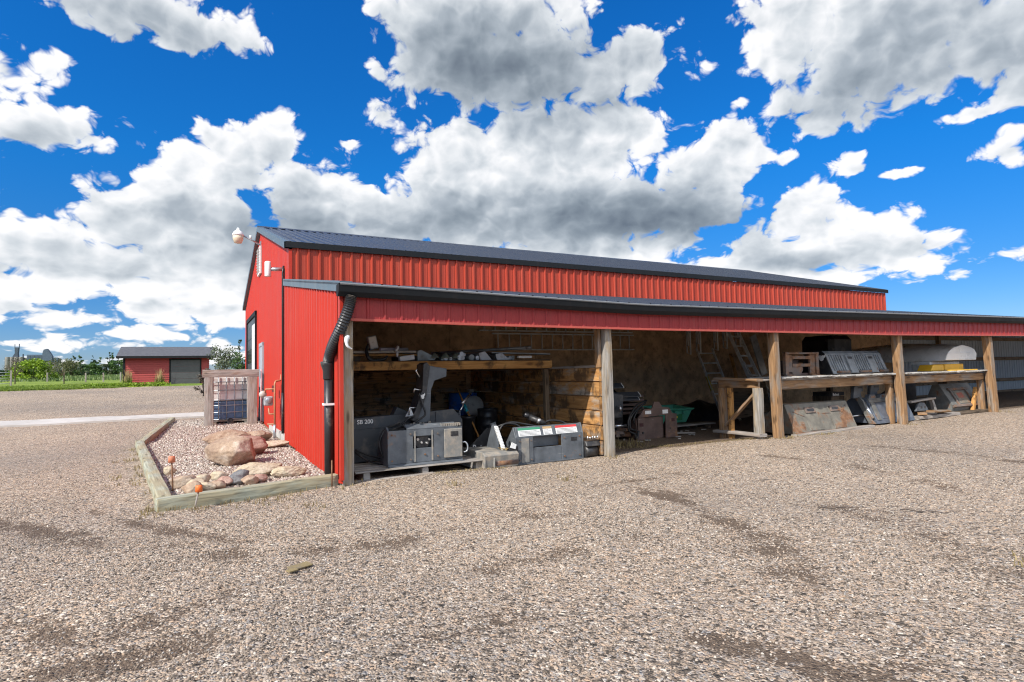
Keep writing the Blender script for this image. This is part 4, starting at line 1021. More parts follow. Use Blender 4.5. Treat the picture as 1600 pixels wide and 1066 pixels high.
# left hood with roller
g = MB(); g.prism([(.10, rz - .0), (.06, rz + .20), (.14, rz + .245), (.85, rz + .25), (.85, rz + .22), (.15, rz + .215), (.09, rz + .18), (.13, rz)], 0, 2.06, 2.64)
g.prism([(.08, rz - .02), (.06, rz + .2), (.14, rz + .245), (.9, rz + .25), (.9, rz + .05), (.5, rz + .05), (.4, rz - .02)], 0, 2.05, 2.075); g.prism([(.05, rz - .02), (.05, rz + .16), (.14, rz + .2), (.20, rz - .02)], 0, 2.20, 2.225)
g.build('hood', M_EQW, ra, bevel=.01)
g = MB(); g.tube([(2.24, .16, rz + .085), (2.64, .16, rz + .085)], .085, 20); g.build('roller', rusty('brown roller steel', (.14, .10, .09), rust=.5, rough=.35), ra)
g = MB(); g.tube([(3.96, .22, rz + .10), (4.2, .22, rz + .10)], .10, 20); g.build('roller', M_BLACK, ra)
g = MB(); g.prism([(.1, rz + .19), (.14, rz + .28), (.7, rz + .30), (.7, rz + .2)], 0, 3.95, 4.24); g.build('hood', M_BLACK, ra, bevel=.01)
g = MB()
for k in range(5): g.cyl((3.98 + k * .05, .12, rz + .31), (3.98 + k * .05, .12, rz + .36 - .01 * (k % 2)), .014, n=8)
g.build('fitting', M_CHROME, ra)
g = MB(); g.prism([(.35, rz + .22), (.8, rz + .22), (.55, rz + .62), (.45, rz + .62)], 0, 2.42, 2.45); g.build('side_plate', M_EQ, ra)
g = MB()
for k in range(17):
    f = k / 16; p = Vector((2.36 + .1 * f, .28 - .06 * f, rz + .60 - .36 * f)); g.obox(p, (.055, .05, .032), Matrix.Rotation(.3 * (-1) ** k, 3, 'X'))
g.build('chain', M_DECAL, ra, bevel=.006)
g = MB(); g.box(2.50, 2.66, .12, .2, rz + .20, rz + .30); vb = g.build('valve_block', M_BLACK, ra, bevel=.008)
g = MB(); g.prism([(2.51, rz + .29), (2.60, rz + .26), (2.62, rz + .33), (2.54, rz + .37)], 1, .10, .112); g.build('tag', M_DECAL, ra)
# small clutter of grease and leaves on the hood
g = MB()
rng = random.Random(4)
for k in range(60): g.obox((2.42 + rng.random() * .2, .12 + rng.random() * .25, rz + .255 + rng.random() * .02), (.03, .02, .006), Matrix.Rotation(rng.random() * 6, 3, 'Z'))
g.build('dry_leaves', paint('dry leaf litter', (.30, .21, .08), .9, var=.3), ra)

# black triangular end guard, white name on it
eg = empty('bucket_guard', (2.5, 1.0, fl(2.5, 1) + .15), 'black triangular guard with white lettering behind the grey roller hood', 'guard')
g = MB(); gz = fl(2.5, 1)
g.prism([(2.16, gz + .24), (2.62, gz + .10), (2.70, gz + .52), (2.54, gz + .58)], 1, .98, 1.0); g.prism([(1.0, gz), (1.6, gz), (1.6, gz + .3), (1.0, gz + .58)], 0, 2.60, 2.62); g.box(2.1, 2.62, 1.001, 1.6, gz + .02, gz + .10)
g.build('guard_plate', M_BLACK, eg)
textmesh('Bobcat', .125, (2.255, .976, gz + .235), (1, 0, -.17), (.17, 0, 1), 'lettering', M_DECAL, eg, bold=True)
# ---------------- drums, pail, box by the back of bay one
def drum(name, x, y, r, h, mat, label, n=26):
    z = fl(x, y); rt = empty(name, (x, y, z), label, 'drum', 'drums by the back planks')
    g = MB(); P = [(r * .93, 0), (r, .02)]
    for k in range(1, 4): P += [(r, h * k / 4 - .03), (r * 1.035, h * k / 4 - .012), (r * 1.035, h * k / 4 + .012), (r, h * k / 4 + .03)]
    P += [(r, h - .03), (r * 1.02, h - .02), (r * 1.02, h), (r * .94, h), (r * .93, h - .025)]
    g.lathe((x, y, z), P, n); g.build('barrel', mat, rt)
    g = MB(); g.lathe((x + r * .5, y, z + h - .02), [(.04, 0), (.04, .03), (.03, .035)], 12); g.build('bung', M_DECAL if mat is M_BLUEP else M_BLACK, rt)
    return rt
dm = drum('drum', 4.0 - .12, 3.75, .22, .68, M_BLKDRUM, 'black plastic drum with a white paper label, left of its pair')
g = MB(); zz = fl(3.88, 3.7); g.obox((3.92, 3.515, zz + .30), (.13, .006, .17), Matrix.Rotation(-.3, 3, 'Y')); g.build('paper_label', M_DECAL, dm)
drum('drum', 4.0 + .10 - .55 + .98, 4.3, .26, .68, M_BLKDRUM, 'black plastic drum nearest the brown plank partition')
drum('drum', 4.27 - .44, 4.98, .34, .98, M_BLUEP, 'large blue plastic drum behind the black drums')
pl = empty('pail', (3.1, 3.05, fl(3, 3)), 'black pail standing between the snow blower and the drums', 'pail')
g = MB(); z = fl(3.1, 3.05); g.lathe((3.1, 3.05, z), [(.12, 0), (.15, .55), (.16, .56), (.16, .62), (.14, .62), (.135, .58)], 20); g.build('body', M_BLKDRUM, pl)
g = MB(); g.lathe((3.83, 4.35, fl(3.8, 4.3) + .70), [(.10, -.03), (.235, -.02), (.245, 0), (.235, .015), (.10, .02)], 30, axis='Y'); ld = g.build('drum_cover', paint('old white lid', (.52, .50, .45), .5, dirt=.3)); tag(ld, 'round off white drum lid standing upright behind the pail', 'lid')
g = MB(); z = fl(3.8, 4.5); g.box(3.6, 4.05, 4.45, 4.8, z, z + .48); tag(g.build('crate', M_DKWOOD, bevel=.01), 'dark wooden crate propping the round white lid', 'crate')
eb = empty('electrical_box', (4.28, 5.3, 1.0), 'small cream electrical box with green panel on the back planks', 'box')
g = MB(); g.box(4.12, 4.44, 5.24, D - .14, .84, 1.06); g.build('case', M_CREAM, eb, bevel=.01)
g = MB(); g.box(4.24, 4.40, 5.232, 5.238, .89, 1.02); g.build('panel', paint('green label', (.16, .26, .18), .5), eb)
g = MB(); g.tube([(2.35, 1.6, bz + .78), (2.62, 1.9, bz + .90), (2.75, 2.1, bz + .93)], .02, 10); g.tube([(2.28, 1.5, bz + .67), (2.45, 1.7, bz + .8), (2.68, 1.95, bz + .93)], .014, 8)
pr = g.build('pry_bar', M_CHROME); tag(pr, 'bright steel bar poking up behind the snow blower chute', 'bar')
sh = empty('shovel', (3.4, 2.6, 0), 'long handled tool with cyan collar leaning behind the snow blower', 'tool')
g = MB(); z = fl(3.4, 2.6); g.tube([(3.25, 2.65, z + .0), (2.98, 3.3, z + 1.18)], .02, 10); g.build('handle', MATS['varnished orange lumber'], sh)
g = MB(); g.tube([(3.09, 3.04, z + .70), (3.05, 3.13, z + .86)], .032, 12); g.build('collar', paint('cyan plastic', (.03, .36, .45), .4), sh)

# ---------------- shelf across bay one
ws = empty('storage_shelf', (2.2, 2.4, 1.5), 'long high shelf with orange varnished front beam across the first bay', 'shelf')
g = MB(); g.beam((.10, 1.60, 1.60), (4.23, 1.60, 1.585), .045, .15, seg=16, jit=.0015, seed=3); g.build('front_beam', M_ORANGE, ws)
g = MB()
for k in range(8): g.box(.12, 4.22, 1.63 + k * .235, 1.63 + k * .235 + .228, 1.655, 1.68)
g.build('deck', M_DKWOOD, ws)
g = MB()
for x in (.15, 1.5, 2.9, 4.18): g.beam((x, 1.63, 1.58), (x, D - .1, 1.58), .04, .14)
g.build('joist', M_RAFTER, ws)
for x in (.16, 4.17): g = MB(); g.beam((x, 1.72, .0), (x, 1.72, 1.5), .09, .09, up=(0, 1, 0)); g.build('leg', M_RAFTER, ws)
SZ = 1.682
# things lying on the shelf
def single(mb, name, mat, label, cat, group=None, **kw): o = mb.build(name, mat, **kw); return tag(o, label, cat, group)
g = MB(); g.beam((.40, 1.80, SZ + .10), (1.60, 1.86, SZ + .105), .16, .036, seg=6, jit=.002); single(g, 'board', M_ORANGE, 'orange board on the high shelf, lower of the two stacked at its left end', 'board')
g = MB(); g.beam((.42, 1.82, SZ + .155), (1.58, 1.84, SZ + .16), .15, .04, seg=6, jit=.002); single(g, 'board', wood('pale painted board', (.40, .36, .30), (.58, .54, .47), gray=.4), 'pale board on the high shelf, upper of the two stacked at its left end', 'board')
for xx, lab in ((.5, 'left'), (1.3, 'right')): g = MB(); g.box(xx, xx + .1, 1.72, 2.3, SZ, SZ + .08); single(g, 'spacer_block', M_DKWOOD, 'dark spacer block under the %s end of the boards on the high shelf' % lab, 'block')
lt = empty('work_lamp', (.86, 1.95, SZ + .2), 'square pale work light tipped up on the high shelf', 'lamp')
R = Matrix.Rotation(-.22, 3, 'Y')
g = MB(); g.obox((.86, 1.93, SZ + .32), (.16, .09, .24), R); g.build('housing', M_GALV, lt, bevel=.015)
g = MB(); g.obox((.86, 1.88, SZ + .32), (.13, .012, .20), R); g.build('lens', M_DECAL, lt, bevel=.005)
g = MB(); g.tube(catmull([(.74, 1.72, SZ + .28), (.70, 1.70, SZ + .18), (.72, 1.66, SZ + .06), (.80, 1.66, SZ + .01), (.98, 1.68, SZ + .03), (1.05, 1.7, SZ + .08)], 8), [.02 + .012 * sin(pi * k / 40) for k in range(41)], 10); single(g, 'strap', M_BLACKP, 'thick black strap hanging over the boards on the high shelf', 'strap')
g = MB(); g.tube([(1.2, 1.7, SZ + .215), (1.23, 1.70, SZ + .20)], .055, 14); g.tube([(1.22, 1.70, SZ + .16), (1.22, 1.69, SZ + .06)], [.03, .012], 10); single(g, 'glass_jar', M_DECAL, 'small white funnel on the boards of the high shelf', 'funnel')
g = MB(); g.obox((1.38, 1.70, SZ + .045), (.26, .10, .085), Matrix.Rotation(-.13, 3, 'Y')); single(g, 'carton', M_DECAL, 'small white carton lying at the front of the high shelf', 'carton', bevel=.004)
g = MB(); g.tube([(.95, 1.78, SZ + .2), (1.5, 2.0, SZ + .21)], .028, 10); single(g, 'pipe', paint('pale violet pipe', (.42, .40, .46), .5), 'pale pipe lying on the top board of the high shelf', 'pipe')
rng = random.Random(11)
def ptube(x0, y0, z0, x1, y1, z1, r, mat, label, name='pipe'):
    g = MB(); g.tube([(x0, y0, z0), (x1, y1, z1)], r, 12); return single(g, name, mat, label, 'pipe', 'pipes and bars on the high shelf')
M_ZINC = paint('dull zinc', (.22, .235, .23), .4, metal=.5, var=.2, dirt=.3)
PL = ['grey pipe end among the metal stock on the high shelf'] * 20
k = 0
for (x, z, r) in ((2.05, .03, .03), (2.12, .035, .035), (2.20, .03, .03), (2.30, .045, .045), (2.37, .05, .05), (2.42, .04, .04), (2.33, .10, .035), (2.40, .115, .04), (2.46, .10, .03), (2.62, .05, .055), (2.74, .04, .04), (3.42, .035, .035), (3.50, .04, .04), (3.34, .03, .03)):
    yy = 1.68 + rng.random() * .12
    ptube(x, yy, SZ + z, x + rng.uniform(-.3, .3), 4.2, SZ + z + rng.uniform(0, .03), r, (M_ZINC, M_GALV, M_ALU)[k % 3], 'grey pipe end among the metal stock in the middle of the high shelf'); k += 1
g = MB(); g.prism([(1.60, SZ), (1.9, SZ + .01), (1.95, SZ + .05), (1.66, SZ + .19), (1.60, SZ + .17)], 1, 1.75, 2.6); single(g, 'folded_sheet', M_ZINC, 'folded dull metal sheet on the high shelf beside the boards', 'sheet metal')
g = MB()
P = [[(1.85 + .5 * i / 9, 1.68 + .02 * j, SZ + .02 + .16 * abs(sin(i * .9 + .4)) * (1 - abs(j - 4) / 5) * (0.5 + .5 * mnoise.noise(Vector((i * .5, j * .4, 3))) + .3)) for j in range(9)] for i in range(10)]
g.grid(P); single(g, 'plastic_bag', paint('grey green film', (.25, .28, .22), .3), 'crumpled grey green plastic bag on the high shelf', 'bag')
for (xa, xb, h, lab) in ((2.78, 3.02, .16, 'grey angled metal channel ending in a triangle, left of two on the high shelf'), (3.12, 3.40, .13, 'grey angled metal channel ending in a triangle, right of two on the high shelf')):
    g = MB(); g.prism([(xa, SZ), (xb, SZ + .0), (xa + .1, SZ + h), (xa - .02, SZ + h * .8)], 1, 1.72, 3.9); single(g, 'metal_channel', M_ALU, lab, 'channel')
g = MB(); g.tube([(2.4, 3.2, SZ + .18), (3.85, 1.9, SZ + .235)], .03, 12); g.tube([(3.85, 1.9, SZ + .235), (3.93, 1.83, SZ + .238)], .034, 12); single(g, 'long_pole', M_ALU, 'long pole with bright tip lying across the high shelf', 'pole')
g = MB(); g.obox((3.66, 1.86, SZ + .12), (1.2, .3, .02), Matrix.Rotation(-.12, 3, 'Z') @ Matrix.Rotation(.03, 3, 'Y')); single(g, 'metal_sheet', M_ZINC, 'thin grey metal sheet at the right end of the high shelf', 'sheet metal')
g = MB(); g.box(3.56, 3.85, 1.68, 1.75, SZ + .03, SZ + .07); single(g, 'label_strip', M_DECAL, 'pale strip of packaging at the right front of the high shelf', 'packaging')

# ---------------- ladders
def ladder(name, p0, p1, q, rung, r, mat, label, group=None, thick=.05):
    """rails from p0 to p1 and p0+q to p1+q, rungs between"""
    p0, p1, q = Vector(p0), Vector(p1), Vector(q); rt = empty(name, p0, label, 'ladder', group)
    nrm = (p1 - p0).cross(q).normalized()
    for o in (Vector(), q): g = MB(); g.beam(p0 + o, p1 + o, .034, thick, up=nrm); g.build('rail', mat, rt)
    L = (p1 - p0).length; n = int(L / rung)
    for k in range(n):
        c = p0 + (p1 - p0) * ((k + .5) / n); g = MB(); g.tube([c, c + q], r, 8); g.build('rung', mat, rt)
    return rt
M_DALU = paint('dim aluminium', (.60, .585, .55), .5, metal=.05, var=.15, dirt=.3)
YB = D - .17
ladder('ladder', (4.45, YB, 2.52), (9.35, YB, 2.52), (0, 0, .40), .305, .02, M_DALU, 'aluminium ladder hung level high on the back wall, upper of two')
ladder('ladder', (4.8, YB - .05, 2.03), (9.35, YB - .05, 2.03), (0, 0, .41), .305, .02, M_DALU, 'aluminium ladder hung level on the back wall, lower of two')
# leaning ladders
ladder('ladder', (10.62, 3.25, .02), (10.95, 4.45, 2.02), (.52, -.10, 0), .30, .02, M_DALU, 'short aluminium ladder with yellow bands leaning left of the dark stepped ladder', thick=.07)
g = MB(); g.beam((10.755, 3.735, .82), (10.82, 3.97, 1.22), .036, .08, up=(0, 1, 0)); single(g, 'yellow_band', paint('yellow tape', (.45, .36, .03), .5), 'faded yellow band wrapped on the short leaning ladder rail', 'band')
ladder('ladder', (11.95, 2.9, .0), (11.2, 3.5, 2.45), (.45, .05, 0), .29, .024, M_DALU, 'tall dark ladder with pale treads leaning behind the rack end', thick=.09)
ladder('ladder', (12.5, 3.1, .0), (12.0, 3.7, 1.6), (.40, .05, 0), .29, .02, M_DALU, 'lower ladder section leaning to the right of the tall dark ladder', thick=.06)
# tubular frames hung under the rafters
for i, (x, w, lab) in enumerate(((9.62, .55, 'first'), (9.98, .55, 'second'), (10.62, .6, 'third'), (10.98, .6, 'fourth'), (11.5, .55, 'fifth'))):
    rt = empty('hanging_frame', (x, 3.5, 2.2), 'tubular steel frame hung from the rafters, %s from the left' % lab, 'frame', 'tubular frames hanging from the rafters')
    zt, zb = 2.62, 1.82 + .05 * i
    g = MB(); g.tube([(x, 3.35, zt + .2), (x, 3.35, zb), (x + w * .5, 3.75, zb + .05), (x + w * .5, 3.75, zt + .2)], .022, 8); g.build('outer_tube', M_DALU, rt)
    g = MB(); g.tube([(x + .02, 3.36, zb + .22), (x + w * .5, 3.74, zb + .26)], .016, 8); g.build('cross_tube', M_DALU, rt)
    g = MB(); g.tube([(x + w * .22, 3.54, zb + .24), (x + w * .22, 3.54, zt + .2)], .016, 8); g.build('upright_tube', M_DALU, rt)
g = MB(); g.obox((13.75, 4.6, 1.82), (.28, .03, 1.3), Matrix.Rotation(-.36, 3, 'Y')); single(g, 'grey_sheet', M_ALU, 'narrow grey panel leaning on the back wall behind the third post', 'panel')
g = MB(); g.beam((13.4, 4.9, .0), (13.3, 5.3, 1.9), .1, .05, up=(0, 1, 0), seg=4, jit=.002); single(g, 'lumber', M_ORANGE, 'orange stud leaning upright beside the narrow grey panel', 'lumber')

# ---------------- bay two
ba = empty('auger_attachment', (6.9, 1.75, fl(6.9, 1.7)), 'brown steel hitch plate attachment with looped black hoses behind the second post', 'attachment')
az = fl(6.9, 1.6); y = 1.62
g = MB(); g.box(6.33, 6.50, y, y + .025, az, az + .46); g.box(7.08, 7.40, y - .01, y + .02, az, az + .5); g.box(6.50, 7.08, y + .07, y + .09, az, az + .46)
g.prism([(6.33, az + .46), (7.40, az + .50), (7.28, az + .52), (7.2, az + .64), (7.0, az + .66), (6.92, az + .78), (6.78, az + .78), (6.72, az + .64), (6.5, az + .64)], 1, y - .005, y + .03)
g.prism([(y, az), (y + .5, az), (y + .4, az + .3), (y + .05, az + .46)], 0, 6.31, 6.33); g.prism([(y, az), (y + .5, az), (y + .4, az + .3), (y + .05, az + .5)], 0, 7.40, 7.42)
g.build('hitch_plate', M_BROWN, ba, bevel=.004)
for (xa, xb, za, zb_) in ((6.52, 6.68, .53, .60), (7.0, 7.15, .52, .60)): g = MB(); g.box(xa, xb, y - .012, y - .006, az + za, az + zb_); g.build('sticker', M_DECAL, ba)
for (xa, za) in ((6.37, .28), (7.24, .34)): g = MB(); g.box(xa, xa + .09, y - .014, y + .0, az + za, az + za + .07); g.build('slot', paint('dark red primer', (.05, .012, .012), .7), ba)
for (xa, za) in ((6.45, .15), (7.2, .2)): g = MB(); g.cyl((xa, y - .016, az + za), (xa, y, az + za), .022, n=10); g.build('bolt', M_BLACK, ba)
for P in ([(6.75, y + .2, az + .80), (6.4, y + .1, az + .72), (6.1, y, az + .48), (6.08, y, az + .22), (6.3, y, az + .14), (6.36, y + .1, az + .3)], [(6.72, y + .2, az + .76), (6.45, y + .15, az + .64), (6.22, y + .1, az + .46), (6.16, y + .05, az + .26), (6.3, y + .05, az + .20)], [(6.6, y + .2, az + .66), (6.42, y + .12, az + .6), (6.3, y + .1, az + .42), (6.36, y + .1, az + .26)], [(6.3, y - .05, az + .2), (6.2, y - .1, az + .05), (6.14, y - .12, az + .14)]):
    g = MB(); g.tube(catmull(P, 8), .020, 8); g.build('hydraulic_hose', M_HOSE, ba)
tr = empty('trencher', (6.1, 2.3, az), 'dark trencher machine with chevron ended channels half hidden by the second post', 'trencher')
g = MB(); g.box(5.55, 6.35, 2.1, 2.8, az + .12, az + .75); g.build('engine_block', M_BLACK, tr, bevel=.03)
g = MB(); g.prism([(5.85, az + .45), (6.2, az + .45), (6.25, az + .95), (5.95, az + 1.0)], 1, 1.95, 2.09); g.build('cover', M_EQD, tr, bevel=.02)
g = MB()
for k in range(5): g.box(6.15 + .03 * k, 7.0, 2.2 + .001 * k, 2.9, az + .5 + k * .09, az + .55 + k * .09)
g.build('fin_stack', M_BROWN, tr)
for k, (xx, zz) in enumerate(((6.28, 1.10), (6.74, .90), (6.70, .83))):
    g = MB(); g.prism([(2.0, az + zz), (2.09, az + zz + .09), (2.18, az + zz), (2.18, az + zz - .02), (2.09, az + zz + .06), (2.0, az + zz - .02)], 0, 5.5, xx); cc_ = g.build('steel_channel', M_EQD, tr)
    g = MB(); g.prism([(1.995, az + zz), (2.09, az + zz + .095), (2.185, az + zz), (2.185, az + zz - .022), (2.09, az + zz + .058), (1.995, az + zz - .022)], 0, xx, xx + .014); g.build('bright_end', M_DECAL, cc_)
g = MB(); g.tube([(5.9, 1.9, az + .3), (6.2, 1.85, az + .3)], .04, 12); g.tube([(6.05, 1.86, az + .72), (6.07, 1.85, az + .6)], .035, 10); g.build('hydraulic_cylinder', M_CHROME, tr)
g = MB()
for k in range(14):
    a = rng.random(); g.obox((5.75 + rng.random() * .55, 1.8 + rng.random() * .5, az + .06 + rng.random() * .16), (.12 + a * .12, .1, .06), Matrix.Rotation(a * 6, 3, 'Z'))
g.build('lower_frame', M_RUST, tr, bevel=.01)
g = MB()
P = []
for i in range(14):
    f = i / 13; row = []
    for j in range(9):
        s = j / 8; z = az + (1.10 - 1.0 * f ** 1.15) * (1 - s ** 3 * .9) + .04 * mnoise.noise(Vector((i * .6, j * .7, 1)))
        row.append((6.2 + 1.25 * f + .06 * mnoise.noise(Vector((i, j, 2))), 2.35 + .8 * s, max(az + .01, z)))
    P.append(row)
g.grid(P); single(g, 'tarpaulin', M_TARP, 'black tarpaulin draped down over the trencher beside the green tub', 'tarpaulin', fixn=True)
gt = empty('green_tub', (8.5, 3.1, .2), 'green plastic cart tub with flared rim on the floor of the second bay', 'tub')
tz = fl(8.5, 3.1)
g = MB(); R = Matrix.Rotation(-.10, 4, 'Z') @ Matrix.Rotation(.06, 4, 'X'); g.M = Matrix.Translation((8.5, 3.15, tz + .16)) @ R
o_ = []
for z, (hx, hy) in ((0, (.40, .28)), (.30, (.50, .36)), (.33, (.55, .41)), (.36, (.55, .41)), (.36, (.48, .34)), (.30, (.47, .33)), (.03, (.37, .25))):
    o_.append([(sx * hx, sy * hy, z) for sx, sy in ((-1, -1), (1, -1), (1, 1), (-1, 1))])
vs = [q for r_ in o_ for q in r_]; n = len(o_)
fs = [(i * 4 + k, i * 4 + (k + 1) % 4, (i + 1) * 4 + (k + 1) % 4, (i + 1) * 4 + k) for i in range(n - 1) for k in range(4)] + [(3, 2, 1, 0), tuple((n - 1) * 4 + k for k in range(4))]
g._add(vs, fs); g.build('tub', M_GREENP, gt, bevel=.012)
g = MB(); g.M = Matrix.Translation((8.5, 3.15, tz + .16)) @ R
for k in range(3): g.box(-.30 + k * .25, -.18 + k * .25, -.43, -.36, .22, .30)
g.build('rim_rib', M_GREENP, gt, bevel=.008)
g = MB(); g.M = Matrix.Translation((8.5, 3.15, tz + .16)) @ R; g.box(-.12, .22, -.352, -.335, .07, .22); lb = g.build('label', paint('deep green label', (.02, .16, .06), .4), gt)
g = MB(); g.M = Matrix.Translation((8.5, 3.15, tz + .16)) @ R; g.cyl((.05, -.356, .145), (.05, -.352, .145), .028, n=14); g.build('emblem', paint('yellow print', (.65, .50, .03), .5), lb)
g = MB(); g.box(8.2, 8.8, 2.95, 3.35, tz, tz + .17); single(g, 'block', M_DKWOOD, 'dark timber block under the green tub', 'block')
g = MB(); g.beam((7.55, 2.55, fl(8, 2.5) + .11), (9.62, 2.75, fl(9, 2.6) + .10), .30, .04, seg=6, jit=.003); single(g, 'plank', M_GREYWOOD, 'wide grey plank lying flat in front of the green tub', 'plank')
g = MB(); g.beam((7.7, 2.6, fl(8, 2.5) + .04), (7.8, 2.9, fl(8, 2.5) + .04), .08, .07); g.beam((9.3, 2.5, fl(8, 2.5) + .03), (9.35, 2.9, fl(8, 2.5) + .03), .08, .06); single(g, 'bearer', M_DKWOOD, 'short bearers under the wide grey plank', 'blocks')
g = MB(); g.beam((7.5, 2.0, fl(7.5, 2) + .05), (8.05, 1.75, fl(8, 1.8) + .03), .05, .03); single(g, 'lath', M_GREYWOOD, 'short grey lath lying beside the brown hitch plate', 'lath')
g = MB(); P = []
for i in range(22):
    row = []
    for j in range(12):
        u_, v_ = i / 21, j / 11; h = .62 * (sin(pi * v_) ** .6) * min(1, 5 * u_ + .2) * min(1, 5 * (1 - u_) + .1) * (.72 + .4 * mnoise.noise(Vector((u_ * 5, v_ * 4, 8))))
        row.append((9.35 + 3.0 * u_, 4.0 + 1.2 * v_, fl(10, 4) - .02 + max(0, h)))
    P.append(row)
g.grid(P); single(g, 'tarpaulin', M_TARP, 'long heap under black tarpaulin along the back wall right of the green tub', 'tarpaulin', fixn=True)
g = MB()
for k in range(26):
    g.obox((5.4 + rng.random() * 4, 1.0 + rng.random() * 2.2, fl(7, 1.5) + .02), (.05 + rng.random() * .1, .03, .02), Matrix.Rotation(rng.random() * 6, 3, 'Z'))
so = g.build('litter', paint('pale debris', (.30, .28, .25), .8, var=.3)); tag(so, 'small pale scraps lying on the dirt floor', 'litter', kind='stuff')

cl_rng = random.Random(77)
for (x, y, lab) in ((5.2, 3.4, 'coil of black hose lying on the dirt floor left of the trencher'), (9.0, 4.6, 'coil of black hose against the heap by the back wall'), (11.2, 1.6, 'coil of black hose on the floor under the rack')):
    g = MB(); z = fl(x, y); g.tube([(x + (.26 + .03 * sin(k * .37)) * cos(k * .35), y + (.26 + .03 * cos(k * .53)) * sin(k * .35), z + .03 + .0022 * k) for k in range(80)], .018, 7); single(g, 'hose_coil', M_HOSE, lab, 'hose')
for (x, y, l, a, h, lab) in ((5.3, 4.9, 2.2, .1, .08, 'long grey offcut on the floor by the back wall of the second bay'), (7.0, 4.8, 1.6, -.2, .10, 'short brown offcut on the floor by the back wall of the second bay'), (10.0, 1.5, 1.5, .3, .06, 'grey offcut lying under the open rack end')):
    g = MB(); z = fl(x, y); g.beam((x, y, z + h / 2), (x + l * cos(a), y + l * sin(a), z + h / 2 + .02), .14, h, seg=5, jit=.003, seed=int(x * 7)); single(g, 'offcut', M_GREYWOOD, lab, 'board')
# ---------------- timber rack in bays three and four
rk = empty('storage_rack', (13, .6, 0), 'heavy weathered timber rack running behind the third to fifth posts', 'rack')
RX0, RX1 = 8.15, 17.45; RT = 1.20
g = MB()
for k in range(5): g.beam((RX0, .27 + k * .23, RT - .03), (RX1, .27 + k * .23, RT - .025 + .02), .22, .045, seg=30, jit=.004, seed=k)
g.build('deck', M_GREYWOOD, rk)
g = MB()
x = 8.9
while x < RX1 - .1:
    w = rng.uniform(.10, .2); 
    g.beam((x, .02 + rng.random() * .03, RT + .004 + .02 * rng.random()), (x, .9, RT + .012), w, .028, up=(0, 0, 1), seg=3, jit=.003, seed=int(x * 50)); x += w + rng.uniform(.0, .015)
g.build('deck_board', wood('bleached board ends', (.24, .21, .18), (.50, .47, .42), gray=.8, gcol=(.46, .44, .41)), rk)
for xa, xb in ((8.75, 13.0), (13.05, 17.45)): g = MB(); g.beam((xa, .20, RT - .145), (xb, .20, RT - .145 + .01), .07, .19, seg=14, jit=.003, seed=int(xa)); g.build('front_beam', M_POST, rk)
# open end frame
g = MB(); g.beam((RX0 - .02, .02, RT - .02), (RX0 + .0, 1.15, RT + .02), .20, .05, seg=6, jit=.004); g.beam((RX0 + .02, .08, RT - .10), (RX0 + .02, 1.1, RT - .10), .05, .16, seg=6, jit=.003); g.build('end_beam', M_POST, rk)
for (yy, w, d, mt) in ((.12, .16, .15, M_POSTG), (1.03, .17, .10, M_POST), (.82, .10, .09, M_ORANGE)): g = MB(); g.beam((RX0 + .02, yy, fl(RX0, yy)), (RX0 + .02, yy, RT - .18), w, d, up=(0, 1, 0), seg=8, jit=.004, seed=int(yy * 99)); g.build('leg', mt, rk)
g = MB(); g.beam((RX0 + .02, .95, .22), (RX0 + .02, .20, .90), .05, .10, up=(1, 0, 0), seg=6, jit=.003); g.build('diagonal_brace', M_POST, rk)
g = MB(); g.beam((RX0 - .02, .0, fl(RX0, 0) + .08), (RX0 - .02, 1.2, fl(RX0, 1) + .14), .22, .06, seg=6, jit=.004); g.build('bottom_rail', M_GREYWOOD, rk)
for x in (12.95, 17.3):
    for yy in (.25, 1.1): g = MB(); g.beam((x, yy, fl(x, yy)), (x, yy, RT - .06), .14, .14, up=(0, 1, 0), seg=6, jit=.003); g.build('leg', M_POST, rk)
g = MB(); g.beam((16.9, .3, .1), (17.25, .35, .75), .08, .08, up=(0, 1, 0)); g.build('knee_brace', M_ORANGE, rk)
g = MB(); g.prism([(9.6, .15), (11.2, .3), (11.0, 1.1), (9.4, 1.1)], 1, 2.2, 2.3); g.build('rear_panel', M_DKWOOD, rk)

# bucket like attachments --------------------------------------------------
def bucket(name, x0, x1, prof, th, mat, label, cat, endmat=None, origin=None):
    """prof: closed side outline in (y,z); shell plates front/back, solid end cheeks"""
    rt = empty(name, ((x0 + x1) / 2, prof[0][0], prof[0][1]), label, cat)
    g = MB(); n = len(prof); cx = sum(p[0] for p in prof) / n; cz = sum(p[1] for p in prof) / n
    inn = [(cx + (p[0] - cx) * (1 - th), cz + (p[1] - cz) * (1 - th)) for p in prof]
    for i in range(n - 1):
        a, b2, c_, d_ = prof[i], prof[i + 1], inn[i + 1], inn[i]; g.prism([a, b2, c_, d_], 0, x0, x1)
    g.build('shell', mat, rt, fixn=True)
    for xa in (x0 - .02, x1 + .001):
        g = MB(); g.prism(prof, 0, xa, xa + .019); g.build('cheek', endmat or mat, rt, bevel=.004)
    return rt
